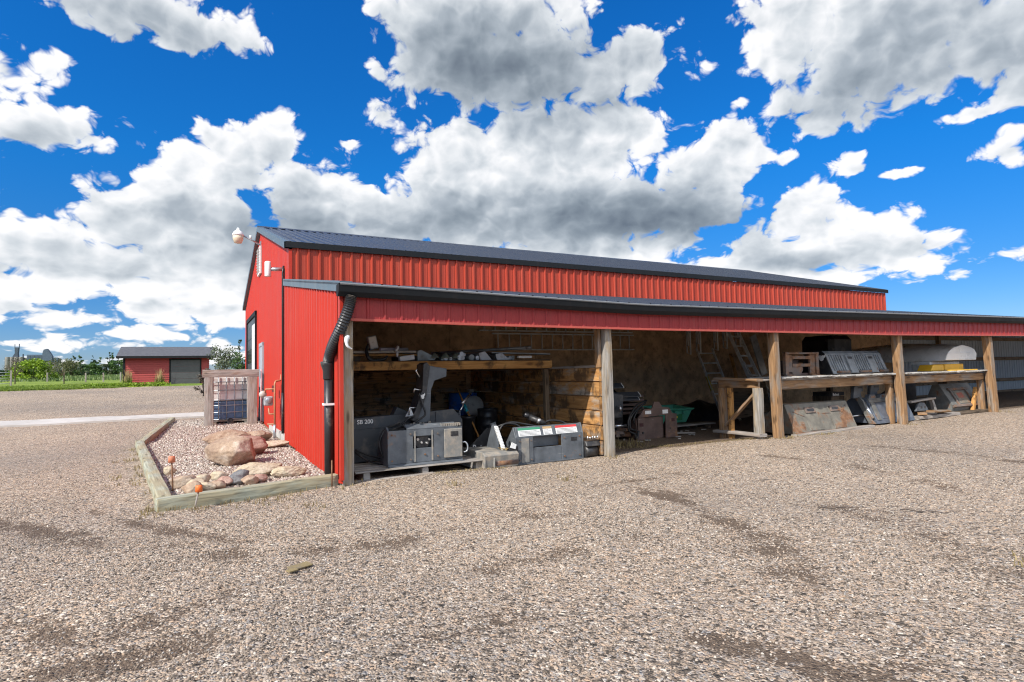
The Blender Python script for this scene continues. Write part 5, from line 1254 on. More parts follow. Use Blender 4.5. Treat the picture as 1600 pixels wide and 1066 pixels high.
# rusty hitch frame on the rack
rf = empty('hitch_frame', (10.1, .5, RT), 'rusty open hitch frame standing on the rack next to the third post', 'frame')
y = .45; z0 = RT + .04
g = MB()
for (xa, xb, za, zb_) in ((9.50, 9.60, .02, .52), (9.60, 9.76, .07, .45), (10.54, 10.64, .0, .5), (10.36, 10.54, .04, .47)): g.box(xa, xb, y + (.0 if xb - xa < .12 else .03), y + .08, z0 + za, z0 + zb_)
g.box(9.50, 10.64, y - .005, y + .06, z0 + .47, z0 + .51); g.box(9.75, 10.37, y + .02, y + .09, z0 + .36, z0 + .43); g.box(9.75, 10.37, y + .01, y + .07, z0 + .19, z0 + .26)
g.prism([(9.75, z0 + .19), (10.1, z0 + .19), (10.12, z0 + .12), (10.02, z0 + .0), (9.86, z0 - .02), (9.75, z0 + .04)], 1, y + .03, y + .05)
g.prism([(y - .03, z0 - .02), (y + .06, z0), (y + .06, z0 + .05), (y - .03, z0 + .0)], 0, 9.5, 9.8); g.prism([(y - .03, z0 - .02), (y + .06, z0), (y + .06, z0 + .05), (y - .03, z0 + .0)], 0, 10.36, 10.66)
g.build('frame', M_RUST, rf, bevel=.006)
g = MB(); g.box(9.55, 10.6, y + .09, y + .5, z0, z0 + .05); g.box(9.9, 10.2, y + .2, y + .5, z0 + .05, z0 + .34); g.build('rear_block', M_BROWN, rf)
# grey ribbed bucket on the rack
zz = RT + .05
gb = bucket('ribbed_bucket', 10.98, 13.12, [(.34, zz), (.52, zz + .46), (.60, zz + .53), (.80, zz + .53), (1.05, zz + .35), (1.2, zz)], .06, M_BKT, 'pale grey ribbed bucket with black cheek and animal emblem on the rack', 'bucket', endmat=M_BLACK)
def onf(s, out=0.0): return (.34 + .18 * s - out * .93, zz + .46 * s + out * .36)
def face_bar(g, xa, xb, s0, s1, out0, out1):
    p = [onf(s0, out0), onf(s1, out0), onf(s1, out1), onf(s0, out1)]; g.prism(p, 0, xa, xb)
for x in [11.06 + k * .085 for k in range(6)] + [11.95 + k * .085 for k in range(6)] + [12.72 + k * .085 for k in range(4)]:
    g = MB(); face_bar(g, x, x + .035, .16, .95, 0, .022); g.build('rib', M_BKT, gb, bevel=.004)
for x in (11.62, 12.42):
    g = MB(); face_bar(g, x, x + .26, .0, .90, 0, .05); mp = g.build('mounting_pad', M_BKT, gb, bevel=.006)
    g = MB(); face_bar(g, x + .05, x + .21, .70, .82, .05, .055); g.build('slot', M_BLACK, mp)
for (xa, xb) in ((11.12, 11.56), (11.95, 12.4), (12.74, 13.1)): g = MB(); face_bar(g, xa, xb, .02, .12, 0, .045); g.build('step', M_RUST, gb, bevel=.004)
g = MB(); face_bar(g, 10.98, 13.12, .93, 1.02, 0, .012); g.build('top_lip', M_BKT, gb)
g = MB(); g.box(10.85, 10.957, .50, .56, zz + .46, zz + .53); catface((10.952, .60, zz + .38), .11, (0, -1, 0), (0, .0, 1), 'emblem', M_DECAL, gb, th=.006)
textmesh('Bobcat', .07, (10.954, .95, zz + .13), (0, -1, 0), (0, 0, 1), 'lettering', M_DECAL, gb, depth=.002, bold=True)
g = MB(); g.obox((14.15, 2.6, 1.98), (1.0, 1.0, .62)); single(g, 'dark_case', M_TARP, 'big black covered load behind the ribbed bucket', 'load', bevel=.12)
g = MB(); g.beam((13.6, 2.2, .0), (13.6, 2.2, 1.6), .12, .12, up=(0, 1, 0)); g.beam((14.8, 2.2, .0), (14.8, 2.2, 1.6), .12, .12, up=(0, 1, 0)); g.box(13.5, 14.9, 2.0, 3.2, 1.55, 1.66); single(g, 'timber_stand', M_DKWOOD, 'dark timber stand carrying the black covered load', 'stand')

# rusty flat bucket back under the rack
z0 = fl(10.3, .2) + .02
rb = bucket('rusty_bucket', 9.36, 11.48, [(.16, z0), (.42, z0 + .62), (.52, z0 + .64), (.9, z0 + .4), (1.2, z0)], .05, M_RUSTO, 'rust mottled bucket lying on its face under the rack beside the third post', 'bucket')
def onr(s, out=0.0): return (.16 + .26 * s - out * .92, z0 + .62 * s + out * .38)
def rbar(g, xa, xb, s0, s1, o0, o1): g.prism([onr(s0, o0), onr(s1, o0), onr(s1, o1), onr(s0, o1)], 0, xa, xb)
for x in (9.92, 10.78):
    g = MB(); rbar(g, x, x + .33, .66, .86, 0, .025); pk = g.build('pocket', M_RUST, rb, bevel=.004)
    g = MB(); rbar(g, x + .06, x + .28, .72, .80, .025, .03); g.build('slot', M_BLACK, pk)
    g = MB(); rbar(g, x - .08, x + .40, .08, .42, 0, .012); g.build('lower_pad', M_RUSTO, rb, bevel=.004)
for (xa, sa, xb, sb_) in ((9.5, .75, 9.85, .55), (11.15, .6, 11.4, .85), (10.45, .62, 10.75, .62)):
    g = MB(); a, b2 = onr(sa, .004), onr(sb_, .004); g.beam((xa, a[0], a[1]), (xb, b2[0], b2[1]), .018, .01, up=(0, -1, .4)); g.build('weld_rib', M_RUST, rb)
g = MB(); rbar(g, 9.34, 11.5, -.02, .05, -.01, .03); g.build('cutting_edge', M_RUST, rb)
g = MB(); g.beam((9.2, .10, fl(10, 0) + .0), (11.95, .12, fl(11.5, 0) + .02), .16, .07, seg=8, jit=.004); single(g, 'timber', M_GREYWOOD, 'grey timber on the ground along the front of the rusty bucket', 'timber')
# blue black grapple bucket
z0 = fl(12.8, .3) + .04
side = [(.22, z0), (.24, z0 + .08), (.44, z0 + .56), (.56, z0 + .60), (.85, z0 + .58), (1.05, z0 + .44), (1.16, z0 + .2), (1.10, z0)]
gp = bucket('grapple_bucket', 12.38, 13.92, side, .05, M_BLUEB, 'blue black grapple bucket with two upright plates under the rack', 'bucket')
def ong(s, out=0.0): return (.24 + .20 * s - out * .92, z0 + .08 + .48 * s + out * .38)
def gbar(g, xa, xb, s0, s1, o0, o1): g.prism([ong(s0, o0), ong(s1, o0), ong(s1, o1), ong(s0, o1)], 0, xa, xb)
g = MB(); gbar(g, 12.36, 13.6, .84, 1.04, 0, .03); g.build('top_bar', M_RUSTG, gp, bevel=.004)
g = MB(); gbar(g, 12.40, 12.55, .0, .95, 0, .02); g.build('edge_strip', M_RUSTG, gp, bevel=.003)
g = MB(); gbar(g, 12.62, 13.30, .06, .80, 0, .010); g.build('face_plate', M_BLUEB, gp)
g = MB(); gbar(g, 13.45, 13.50, .0, .85, 0, .02); g.build('weld_rib', M_BLUEB, gp)
for x in (12.36, 12.82, 13.25): g = MB(); g.prism([(x, z0 + .56), (x + .32, z0 + .56), (x + .27, z0 + .68), (x + .06, z0 + .68)], 1, .40, .52); lg = g.build('lug', M_EQ, gp, bevel=.006); g = MB(); g.box(x + .08, x + .24, .392, .399, z0 + .6, z0 + .65); g.build('slot', M_RUST, lg)
for x in (12.05, 12.72):
    g = MB(); g.prism([(x, z0 + .60), (x + .34, z0 + .60), (x + .30, z0 + .74), (x + .40, z0 + .76), (x + .40, z0 + .90), (x + .12, z0 + .92), (x + .06, z0 + .86)], 1, .58, .66); up = g.build('upright_plate', M_EQ, gp, bevel=.005)
    g = MB(); g.box(x + .20, x + .36, .572, .578, z0 + .83, z0 + .86); g.build('slot', M_BLACK, up)
g = MB(); g.prism([(.20, z0), (.30, z0 + .1), (.48, z0 + .55), (.60, z0 + .66), (.70, z0 + .64), (.60, z0 + .5), (.42, z0 + .12), (.36, z0)], 0, 12.24, 12.30); g.build('grapple_arm', M_RUSTG, gp, bevel=.006)
g = MB(); g.tube([(12.32, .50, z0 + .5), (12.32, .30, z0 + .12)], .035, 12); g.build('hydraulic_cylinder', M_CHROME, gp)
g = MB(); g.tube([(12.0, .7, z0 + .16), (12.36, .5, z0 + .2)], .018, 8); g.build('pin', M_CHROME, gp)
g = MB(); g.prism([(11.72, .70), (12.2, .72), (12.2, .80), (11.72, .80)], 1, .9, 1.4); nb = g.build('ear_tine_box', M_BLACK); tag(nb, 'black box with white lettering just behind the grapple bucket', 'box')
textmesh('Bobcat', .085, (11.75, .895, .715), (1, 0, 0), (0, 0, 1), 'lettering', M_DECAL, nb, depth=.002, bold=True)
g = MB(); g.box(11.7, 12.2, .9, 1.4, fl(12, 1), .699); single(g, 'stand', M_DKWOOD, 'dark plinth under the small lettered black box', 'stand')
# bay four: coupler on a sledge, rusty round backed bucket, black blade
sg = empty('timber_sledge', (15.0, .5, fl(15, .4)), 'low weathered timber sledge with upright arm between the two buckets', 'sledge')
z0 = fl(15, .4)
g = MB(); g.beam((14.15, .30, z0 + .06), (16.0, .25, z0 + .07), .16, .09, seg=8, jit=.006); g.beam((14.2, .75, z0 + .06), (15.9, .75, z0 + .07), .14, .09, seg=8, jit=.006); g.build('runner', M_GREYWOOD, sg)
g = MB(); g.beam((14.25, .2, z0 + .15), (15.35, .85, z0 + .15), .2, .05, seg=5, jit=.004); g.beam((14.6, .2, z0 + .2), (15.5, .25, z0 + .17), .2, .06, seg=5, jit=.004); g.build('crosspiece', M_POST, sg)
g = MB(); g.beam((15.42, .5, z0 + .15), (15.25, .5, z0 + .50), .09, .09, up=(0, 1, 0), seg=4, jit=.003); g.build('upright', M_GREYWOOD, sg)
g = MB(); g.beam((14.2, .5, z0 + .44), (15.35, .5, z0 + .50), .16, .05, seg=5, jit=.003); g.build('arm', M_GREYWOOD, sg)
cp_ = empty('coupler_bracket', (14.6, .5, z0 + .22), 'small grey steel bracket with two holes sitting on the timber sledge', 'bracket')
g = MB(); g.prism([(14.38, z0 + .2), (14.98, z0 + .2), (14.8, z0 + .4), (14.62, z0 + .42), (14.5, z0 + .38)], 1, .42, .47); g.build('plate', M_EQ, cp_, bevel=.005)
for x in (14.6, 14.76): g = MB(); g.box(x, x + .07, .412, .419, z0 + .27, z0 + .33); g.build('hole', M_BLACK, cp_)
z0 = fl(17, .5)
ps = [(1.05, z0 + .14), (.98, z0 + .45), (.84, z0 + .80), (.68, z0 + .82), (.36, z0 + .26), (.40, z0 + .08)]
cb = bucket('rusty_clamshell_bucket', 16.05, 17.55, [ps[5], ps[4], ps[3], ps[2], ps[1], ps[0]], .05, M_RUSTG, 'rust streaked deep bucket with hexagonal end beside the fifth post', 'bucket')
def onc(s, out=0.0): return (.36 + .32 * s - out * .85, z0 + .26 + .56 * s + out * .5)
def cbar(g, xa, xb, s0, s1, o0, o1): g.prism([onc(s0, o0), onc(s1, o0), onc(s1, o1), onc(s0, o1)], 0, xa, xb)
g = MB(); cbar(g, 16.25, 17.25, .66, .76, 0, .05); g.build('top_bar', M_RUST, cb, bevel=.004)
g = MB(); cbar(g, 16.48, 17.0, .05, .62, 0, .014); hp = g.build('mounting_pad', M_RUSTO, cb, bevel=.004)
g = MB(); cbar(g, 16.56, 16.86, .30, .54, .014, .017); g.build('faded_label', paint('faded red label', (.30, .09, .06), .8, dirt=.6), hp)
for x in (16.30, 17.1): g = MB(); cbar(g, x, x + .05, -.05, .72, 0, .04); g.build('side_rail', M_RUST, cb, bevel=.003)
g = MB(); cbar(g, 16.03, 17.57, -.10, -.0, -.02, .03); g.build('cutting_edge', M_RUST, cb)
g = MB(); g.beam((15.9, .35, z0 + .04), (17.5, .3, z0 + .06), .35, .09, seg=6, jit=.004); g.beam((16.0, .8, z0 + .04), (17.5, .8, z0 + .05), .2, .09, seg=6, jit=.004); single(g, 'bearer', M_DKWOOD, 'damp timber bearers under the deep rusty bucket', 'timber')
bl = empty('snow_plow', (15.6, 1.7, z0), 'black triangular snow blade standing behind the deep rusty bucket', 'blade')
g = MB(); g.prism([(14.3, z0 + .02), (16.6, z0 + .02), (16.6, z0 + 1.0), (16.1, z0 + .98), (14.3, z0 + .35)], 1, 1.55, 1.62); g.build('mouldboard', M_BLACK, bl)
g = MB(); g.box(14.3, 16.6, 1.63, 2.0, z0, z0 + .12); g.build('base', M_BLACK, bl)
# overturned white boat on a box, yellow cases
bt = empty('boat', (18.0, 2.4, 1.5), 'white fibreglass boat stored upside down on the rack by the fifth post', 'boat')
sec = [(-.81, 0), (-.74, .12), (-.61, .25), (-.36, .35), (.10, .43), (.45, .385), (.73, .31), (.85, .19), (.80, 0)]
g = MB(); P = []
N_ = 16
for i in range(N_):
    f = i / (N_ - 1); w = (1 - f ** 3.0 * .85); h = (1 + .25 * sin(pi * f) - f ** 3 * .2)
    P.append([(16.80 + a * w, 0.50 + 3.6 * f, 1.51 + max(0, b_) * h + .0) for a, b_ in sec])
g.grid(P); g.build('hull', M_FIBRE, bt, fixn=True)
g = MB(); g.prism([(16.80 + a * 1.005, 1.515 + b_ * 1.0) for a, b_ in sec], 1, .44, .52); tm = g.build('transom', M_FIBRE, bt, bevel=.02, seg=3)
g = MB(); g.prism([(16.80 - .74, 1.70), (16.80 + .64, 1.70), (16.80 + .65, 1.715), (16.80 - .74, 1.715)], 1, .428, .441); g.build('moulded_line', M_FIBRE, tm)
g = MB(); P = []
for i in range(N_):
    f = i / (N_ - 1); w = (1 - f ** 3.0 * .85); P.append([(16.80 - .82 * w, 0.46 + 3.66 * f, 1.525), (16.80 - .85 * w, 0.46 + 3.66 * f, 1.51), (16.80 - .82 * w, 0.46 + 3.66 * f, 1.495)])
g.grid(P); g.build('gunwale', M_FIBRE, bt, fixn=True)
cr = empty('cream_chest', (17.0, 1.2, RT), 'cream chest on the rack carrying the overturned boat', 'chest')
g = MB(); g.box(15.9, 17.40, .80, 1.25, RT + .035, 1.49); g.build('body', M_CREAM, cr, bevel=.015)
g = MB(); g.box(15.88, 17.42, .78, 1.27, 1.40, 1.485); g.build('lid', M_FIBRE, cr, bevel=.012)
for (xa, xb, h, lab) in ((15.20, 15.85, .17, 'yellow orange case on the rack below the boat, left one with sloped end'), (15.90, 16.85, .18, 'yellow orange case on the rack below the boat, right and longer one')):
    g = MB(); z = RT + .035; g.prism([(xa, z), (xb, z), (xb - (.02 if xa < 15.5 else .0), z + h), (xa + (.14 if xa < 15.5 else .0), z + h)], 1, .42, .78); single(g, 'tool_case', M_YEL, lab, 'case', bevel=.02)
g = MB(); g.beam((15.7, .25, RT + .05), (17.0, .22, RT + .05), .12, .03); single(g, 'board', M_YEL, 'flat yellow board lying in front of the yellow cases', 'board')
g = MB(); g.beam((15.9, 2.5, .2), (15.9, 2.5, RT), .06, .06, up=(0, 1, 0)); g.beam((16.55, 2.0, .2), (16.55, 2.0, RT), .05, .05, up=(0, 1, 0)); single(g, 'white_stake', M_DECAL, 'pale stakes standing behind the deep rusty bucket', 'stakes')

# ================================================================== rock garden beside the end wall
def timber_edge(p0, p1, label, seed, w=.16, h=.17):
    a = Vector((p0[0], p0[1], relief(*p0) + h / 2 - .03)); b_ = Vector((p1[0], p1[1], relief(*p1) + h / 2 - .03))
    g = MB(); g.beam(a, b_, w, h, seg=14, jit=.0035, seed=seed); o = g.build('garden_timber', M_TIMBER, bevel=.008)
    return tag(o, label, 'timber edging', 'timbers round the rock bed')
timber_edge((-2.42, 12.9), (-2.82, 7.0), 'green grey edging timber running back along the far left side of the rock bed', 3)
timber_edge((-2.86, 7.15), (-2.09, -.22), 'long pale edging timber along the near left side of the rock bed', 4)
timber_edge((-2.17, -.33), (-.12, .14), 'front edging timber of the rock bed ending at the first post', 5)
M_BED = stone_mat('pink bed pebble', [(0.0, (0.14, 0.11, 0.09)), (0.2, (0.27, 0.215, 0.175)), (0.45, (0.42, 0.335, 0.27)), (0.65, (0.38, 0.355, 0.32)), (0.8, (0.52, 0.44, 0.36)), (1.0, (0.72, 0.67, 0.60))])
bed = pebble_meshes('bed_pebble', M_BED, 7, 8)
def inside(x, y, P):
    c = False; n = len(P)
    for i in range(n):
        (xa, ya), (xb, yb) = P[i], P[(i + 1) % n]
        if (ya > y) != (yb > y) and x < (xb - xa) * (y - ya) / (yb - ya) + xa: c = not c
    return c
BEDP = [(-2.36, 12.9), (-2.76, 7.05), (-2.03, -.18), (-.17, .22), (-.14, 12.9)]
bx = [-2.9 + .1 * i for i in range(29)]; by = [-.4 + .14 * j for j in range(96)]
BP = [[(x, y, relief(x, y) + .035) for y in by] for x in bx]
m, t, b = new_mat('bed soil'); o = t.new('ShaderNodeTexCoord').outputs['Object']
vn = t.new('ShaderNodeTexVoronoi', voronoi_dimensions='2D'); vn.inputs['Scale'].default_value = 26; t.l.new(o, vn.inputs['Vector'])
sc3 = t.new('ShaderNodeSeparateColor'); t.l.new(vn.outputs['Color'], sc3.inputs[0])
c = t.ramp(sc3.outputs[0], [(0.0, (0.14, 0.10, 0.085)), (0.3, (0.28, 0.20, 0.165)), (0.6, (0.42, 0.31, 0.26)), (1.0, (0.62, 0.54, 0.47))]); t.l.new(c, b.inputs['Base Color']); b.inputs['Roughness'].default_value = .9
t.l.new(t.bump(t.remap(vn.outputs['Distance'], 0, .6, 1, 0), .9, .015), b.inputs['Normal'])
g = MB()
for i in range(len(bx) - 1):
    for j in range(len(by) - 1):
        cx, cy = bx[i] + .05, by[j] + .07
        if inside(cx, cy, BEDP) or inside(cx - .05, cy, BEDP): g._add([BP[i][j], BP[i + 1][j], BP[i + 1][j + 1], BP[i][j + 1]], [(0, 1, 2, 3)])
o = g.build('rock_bed', m); tag(o, 'bed of pinkish pebbles inside the timber edging', kind='structure')
dn = lambda x, y: (760 if y < 8 else 560) if inside(x, y, BEDP) else 0
o = scatter('bed_gravel', BP, dn, bed, .022, .06, 12); tag(o, 'loose pinkish and pale pebbles filling the rock bed', 'gravel')

def rock(x, y, sx, sy, sz, mat, label, seed, sink=.24, rz=0, name='boulder', sub=5, rough=.25, group=None):
    bm = bmesh.new(); bmesh.ops.create_icosphere(bm, subdivisions=sub, radius=1.0); off = Vector((seed * 3.7, seed * 1.3, 0)); R = Matrix.Rotation(rz, 3, 'Z')
    prng = random.Random(seed * 17 + 3); planes = []
    for _ in range(15 + seed % 5): planes.append((Vector((prng.gauss(0, 1), prng.gauss(0, 1), prng.gauss(0, 1))).normalized(), prng.uniform(.72, 1.0)))
    for v in bm.verts:
        p = v.co.normalized(); r_ = 1.12
        for nn, dd in planes:
            c_ = nn.dot(p)
            if c_ > .05: r_ = min(r_, dd / c_)
        n = 1 + rough * .30 * mnoise.noise(p * 1.6 + off) + rough * .22 * mnoise.noise(p * 5 + off) + rough * .12 * mnoise.noise(p * 13 + off)
        q = p * r_ * n * 1.12; v.co = R @ Vector((q.x * sx, q.y * sy, q.z * sz))
    me = bpy.data.meshes.new(name); bm.to_mesh(me); bm.free(); me.polygons.foreach_set('use_smooth', [True] * len(me.polygons)); me.materials.append(mat)
    o = bpy.data.objects.new(name, me); COL.objects.link(o); o.location = (x, y, relief(x, y) + .05 + sz * (1 - sink)); WLOC[o] = o.location.copy()
    return tag(o, label, 'rock', group)
def rockmat(name, c1, c2, c3):
    m, t, b = new_mat(name); o = t.new('ShaderNodeTexCoord').outputs['Object']; n = t.noise(o, 2.2, 8.0, .65)
    c = t.ramp(n, [(.3, c1), (.5, c2), (.68, c3)]); c = t.mix(t.remap(t.noise(o, 40, 3), .35, .65, 0, .35), c, tuple(x * .5 for x in c1))
    t.l.new(c, b.inputs['Base Color']); b.inputs['Roughness'].default_value = .88; t.l.new(t.bump(t.noise(o, 7, 8, .7), .6, .03), b.inputs['Normal']); return m
M_GRAN = rockmat('tan granite', (.24, .155, .105), (.40, .29, .20), (.64, .55, .45)); M_PINKR = rockmat('pink granite', (.27, .15, .11), (.42, .26, .20), (.52, .38, .31))
M_LIME = rockmat('cream limestone', (.36, .27, .16), (.52, .43, .30), (.64, .57, .45)); M_GREYR = rockmat('grey fieldstone', (.08, .08, .085), (.18, .18, .18), (.30, .29, .28)); M_RUSTR = rockmat('rust sandstone', (.24, .14, .09), (.40, .28, .19), (.5, .40, .30))
rock(-1.24, 2.72, .36, .29, .225, M_GRAN, 'large tan granite boulder with pale patch in the middle of the rock bed', 2, rz=.1, rough=.16)
rock(-1.10, 3.75, .40, .30, .205, M_PINKR, 'rounded pink boulder behind the large tan boulder', 5, rz=.3, rough=.2)
rock(-1.22, 5.9, .38, .22, .16, M_RUSTR, 'flat rust brown rock behind the pink boulder, left of two', 7, rough=.3)
rock(-.72, 6.3, .36, .24, .13, M_RUSTR, 'flat rust brown rock behind the pink boulder, right of two', 9, rough=.3)
rock(-.42, 4.9, .30, .22, .07, M_LIME, 'low cream rock close to the shop wall', 11, rough=.3)
rock(-.98, 1.30, .34, .16, .10, M_LIME, 'long cream limestone slab before the large boulder', 13, rz=.28, rough=.25)
rock(-.62, 1.05, .22, .13, .07, M_LIME, 'small pale slab at the right of the long limestone', 14, rz=.2, rough=.3)
for i, (x, y, s, mt, lab) in enumerate(((-1.93, .82, .13, M_GRAN, 'fist sized tan stone behind the left marker stake'), (-1.78, .62, .12, M_LIME, 'cream stone beside the front timber corner'), (-1.82, .30, .12, M_RUSTR, 'rusty stone against the front timber, leftmost'), (-1.66, .40, .10, M_LIME, 'pale stone just behind the orange capped short stake'), (-1.52, .48, .10, M_RUSTR, 'orange brown stone right of the short stake'), (-1.44, .68, .10, M_PINKR, 'pink stone behind the grey stones'), (-1.32, .72, .11, M_GREYR, 'dark grey stone in the front row of the bed'), (-1.24, .98, .12, M_GREYR, 'mid grey stone above the dark grey stone'), (-1.15, .60, .11, M_RUSTR, 'broken rust stone by the front timber'), (-1.5, 1.15, .10, M_LIME, 'single cream stone set back from the front row'), (-1.02, .75, .09, M_PINKR, 'pink stone next to the long limestone slab'), (-1.98, 1.15, .08, M_PINKR, 'small pink stone near the left edging timber'), (-1.72, .95, .11, M_LIME, 'pale rounded stone between the marker stakes'), (-2.12, 2.2, .09, M_LIME, 'white stone lying alone near the left edging timber'))):
    rock(x, y, s, s * .8, s * .62, mt, lab, 20 + i, rz=i, name='stone', sub=4, rough=.28)
def stake(x, y, h, lean, mat, label):
    z = relief(x, y); rt = empty('marker_stake', (x, y, z), label, 'stake', 'marker stakes by the rock bed'); tp = Vector((x + lean[0], y + lean[1], z + h))
    g = MB(); g.tube([(x, y, z - .05), tp], .009, 8); g.build('rod', mat, rt)
    return rt, tp
M_ORCAP = paint('orange cap', (.78, .16, .03), .5, var=.1); M_ROD = rusty('rusty rod', (.15, .09, .06), rust=.9)
rt, tp = stake(-2.03, .60, .44, (-.02, .02), M_ROD, 'tall thin rusty stake with faded orange cap inside the timber corner')
g = MB(); g.lathe(tp - Vector((0, 0, .05)), [(.04, 0), (.036, .075), (.03, .08)], 16); g.build('cap', paint('faded orange cap', (.60, .20, .10), .6, dirt=.3), rt)
rt, tp = stake(-1.80, -.42, .20, (.05, .03), M_GREYWOOD, 'short stake with bright orange cap outside the front timber')
g = MB(); g.lathe(tp - Vector((0, 0, .02)), [(.038, 0), (.034, .07), (.028, .075)], 16); g.build('cap', M_ORCAP, rt)
stake(-.20, .02, .34, (0, 0), M_ROD, 'bare rusty stake driven in at the front timber beside the downspout')

# ---------------- liquid tote in its timber stand
fz = relief(-.9, 10.9)
tf = empty('timber_stand', (-.9, 10.9, fz), 'grey barn timber frame standing round the liquid tote', 'stand')
g = MB(); g.beam((-1.46, 10.9, fz - .05), (-1.46, 10.9, 1.50), .24, .2, up=(0, 1, 0), seg=8, jit=.004, seed=1); g.build('leg', M_GREYWOOD, tf)
g = MB(); g.beam((-.33, 10.9, fz - .05), (-.33, 10.9, 1.49), .28, .2, up=(0, 1, 0), seg=8, jit=.004, seed=2); g.build('leg', M_GREYWOOD, tf)
g = MB(); g.beam((-1.62, 10.9, 1.605), (-.15, 10.9, 1.60), .21, .215, seg=10, jit=.004, seed=3); g.build('top_beam', M_GREYWOOD, tf)
g = MB(); g.tube([(-.10, 10.85, .1), (-.09, 10.85, 1.70)], .018, 8); g.build('pipe', paint('faded pink pipe', (.62, .42, .42), .5), tf)
it = empty('liquid_tote', (-.9, 11.7, fz), 'caged plastic liquid tote half full of blue liquid', 'tote')
X0, X1, Y0, Y1 = -1.42, -.36, 11.2, 12.3; zb = fz + .17
g = MB(); g.box(X0, X1, Y0, Y1, zb + .55, 1.52); g.build('tank', paint('white poly tank', (.66, .62, .58), .4, var=.06), it, bevel=.06, seg=3)
g = MB(); g.box(X0 + .002, X1 - .002, Y0 + .002, Y1 - .002, zb, zb + .549); g.build('liquid_level', paint('blue filled poly', (.10, .17, .28), .25, var=.2, scale=6), it, bevel=.05, seg=3)
g = MB(); g.box(X0 + .04, X1 - .04, Y0 - .006, Y0 - .001, zb + .56, zb + .75); g.build('pale_band', paint('pale poly', (.72, .71, .68), .4), it)
for k in range(6): 
    x = X0 + (X1 - X0) * k / 5; g = MB(); g.tube([(x, Y0 - .03, zb - .02), (x, Y0 - .03, 1.53)], .012, 6); g.build('cage_bar', M_GALV, it)
for k, z in enumerate((zb + .02, zb + .22, zb + .42, zb + .58, zb + .86, zb + 1.1)):
    g = MB(); g.tube([(X1 + .03, Y1, z), (X1 + .03, Y0 - .045, z), (X0 - .03, Y0 - .045, z), (X0 - .03, Y1, z)], .012, 6); g.build('cage_bar', M_GALV, it)
g = MB(); g.box(X0, X1, Y0 - .06, Y0 + .02, fz + .02, fz + .06); g.box(X0, X1, Y0 - .06, Y0 + .02, fz + .12, fz + .165)
for x in (X0 + .08, (X0 + X1) / 2, X1 - .08): g.box(x - .08, x + .08, Y0 - .055, Y1, fz + .06, fz + .12)
g.build('pallet', M_PALLET, it)
g = MB(); g.cyl(((X0 + X1) / 2, Y0 - .12, zb - .02), ((X0 + X1) / 2, Y0, zb - .02), .07); g.build('valve', M_BLACKP, it)

# ---------------- gas meter on the gable wall
gm = empty('gas_meter', (-.2, 6.9, 0), 'grey gas meter with copper coloured pipes on the gable wall', 'meter')
M_PIPE = paint('copper toned pipe', (.42, .20, .10), .5, dirt=.3)
g = MB(); g.tube([(-.16, 6.8, -.02), (-.16, 6.8, 1.30), (-.14, 6.8, 1.36), (-.02, 6.9, 1.38), (0, 6.9, 1.52)], .022, 10); g.build('riser_pipe', M_PIPE, gm)
g = MB(); g.tube([(-.16, 6.8, -.02), (-.16, 6.8, .35)], .034, 10); g.build('pipe_sleeve', M_GALV, gm)
g = MB(); g.tube([(-.16, 6.8, 1.18), (-.34, 6.95, 1.18), (-.36, 6.97, 1.08)], .018, 8); g.tube([(-.16, 6.8, .60), (-.27, 6.9, .60), (-.28, 6.92, .74)], .018, 8); g.tube([(-.16, 6.8, .36), (-.30, 6.95, .36)], .018, 8); g.build('branch_pipe', M_PIPE, gm)
g = MB(); g.obox((-.28, 7.0, .90), (.20, .16, .22)); mb_ = g.build('meter_body', paint('meter grey', (.36, .37, .38), .45, dirt=.2), gm, bevel=.03, seg=2)
g = MB(); g.lathe((-.28, 6.90, .92), [(.07, 0), (.075, -.02), (.06, -.03)], 18, axis='Y'); g.build('dial', M_GALV, mb_)
g = MB(); g.lathe((-.40, 6.98, 1.06), [(.03, .05), (.085, .02), (.085, -.01), (.03, -.04)], 18, axis='Y'); g.build('regulator', paint('pale regulator', (.48, .44, .38), .5, dirt=.4), gm)
g = MB(); g.box(-.17, -.13, 7.15, 7.30, 1.10, 1.26); g.build('bracket', paint('dark red bracket', (.14, .02, .02), .6), gm)
g = MB(); g.tube([(-.05, 6.25, .18), (-.05, 6.25, 1.1)], .03, 8); g.build('dark_pipe', M_BLACKP, gm)

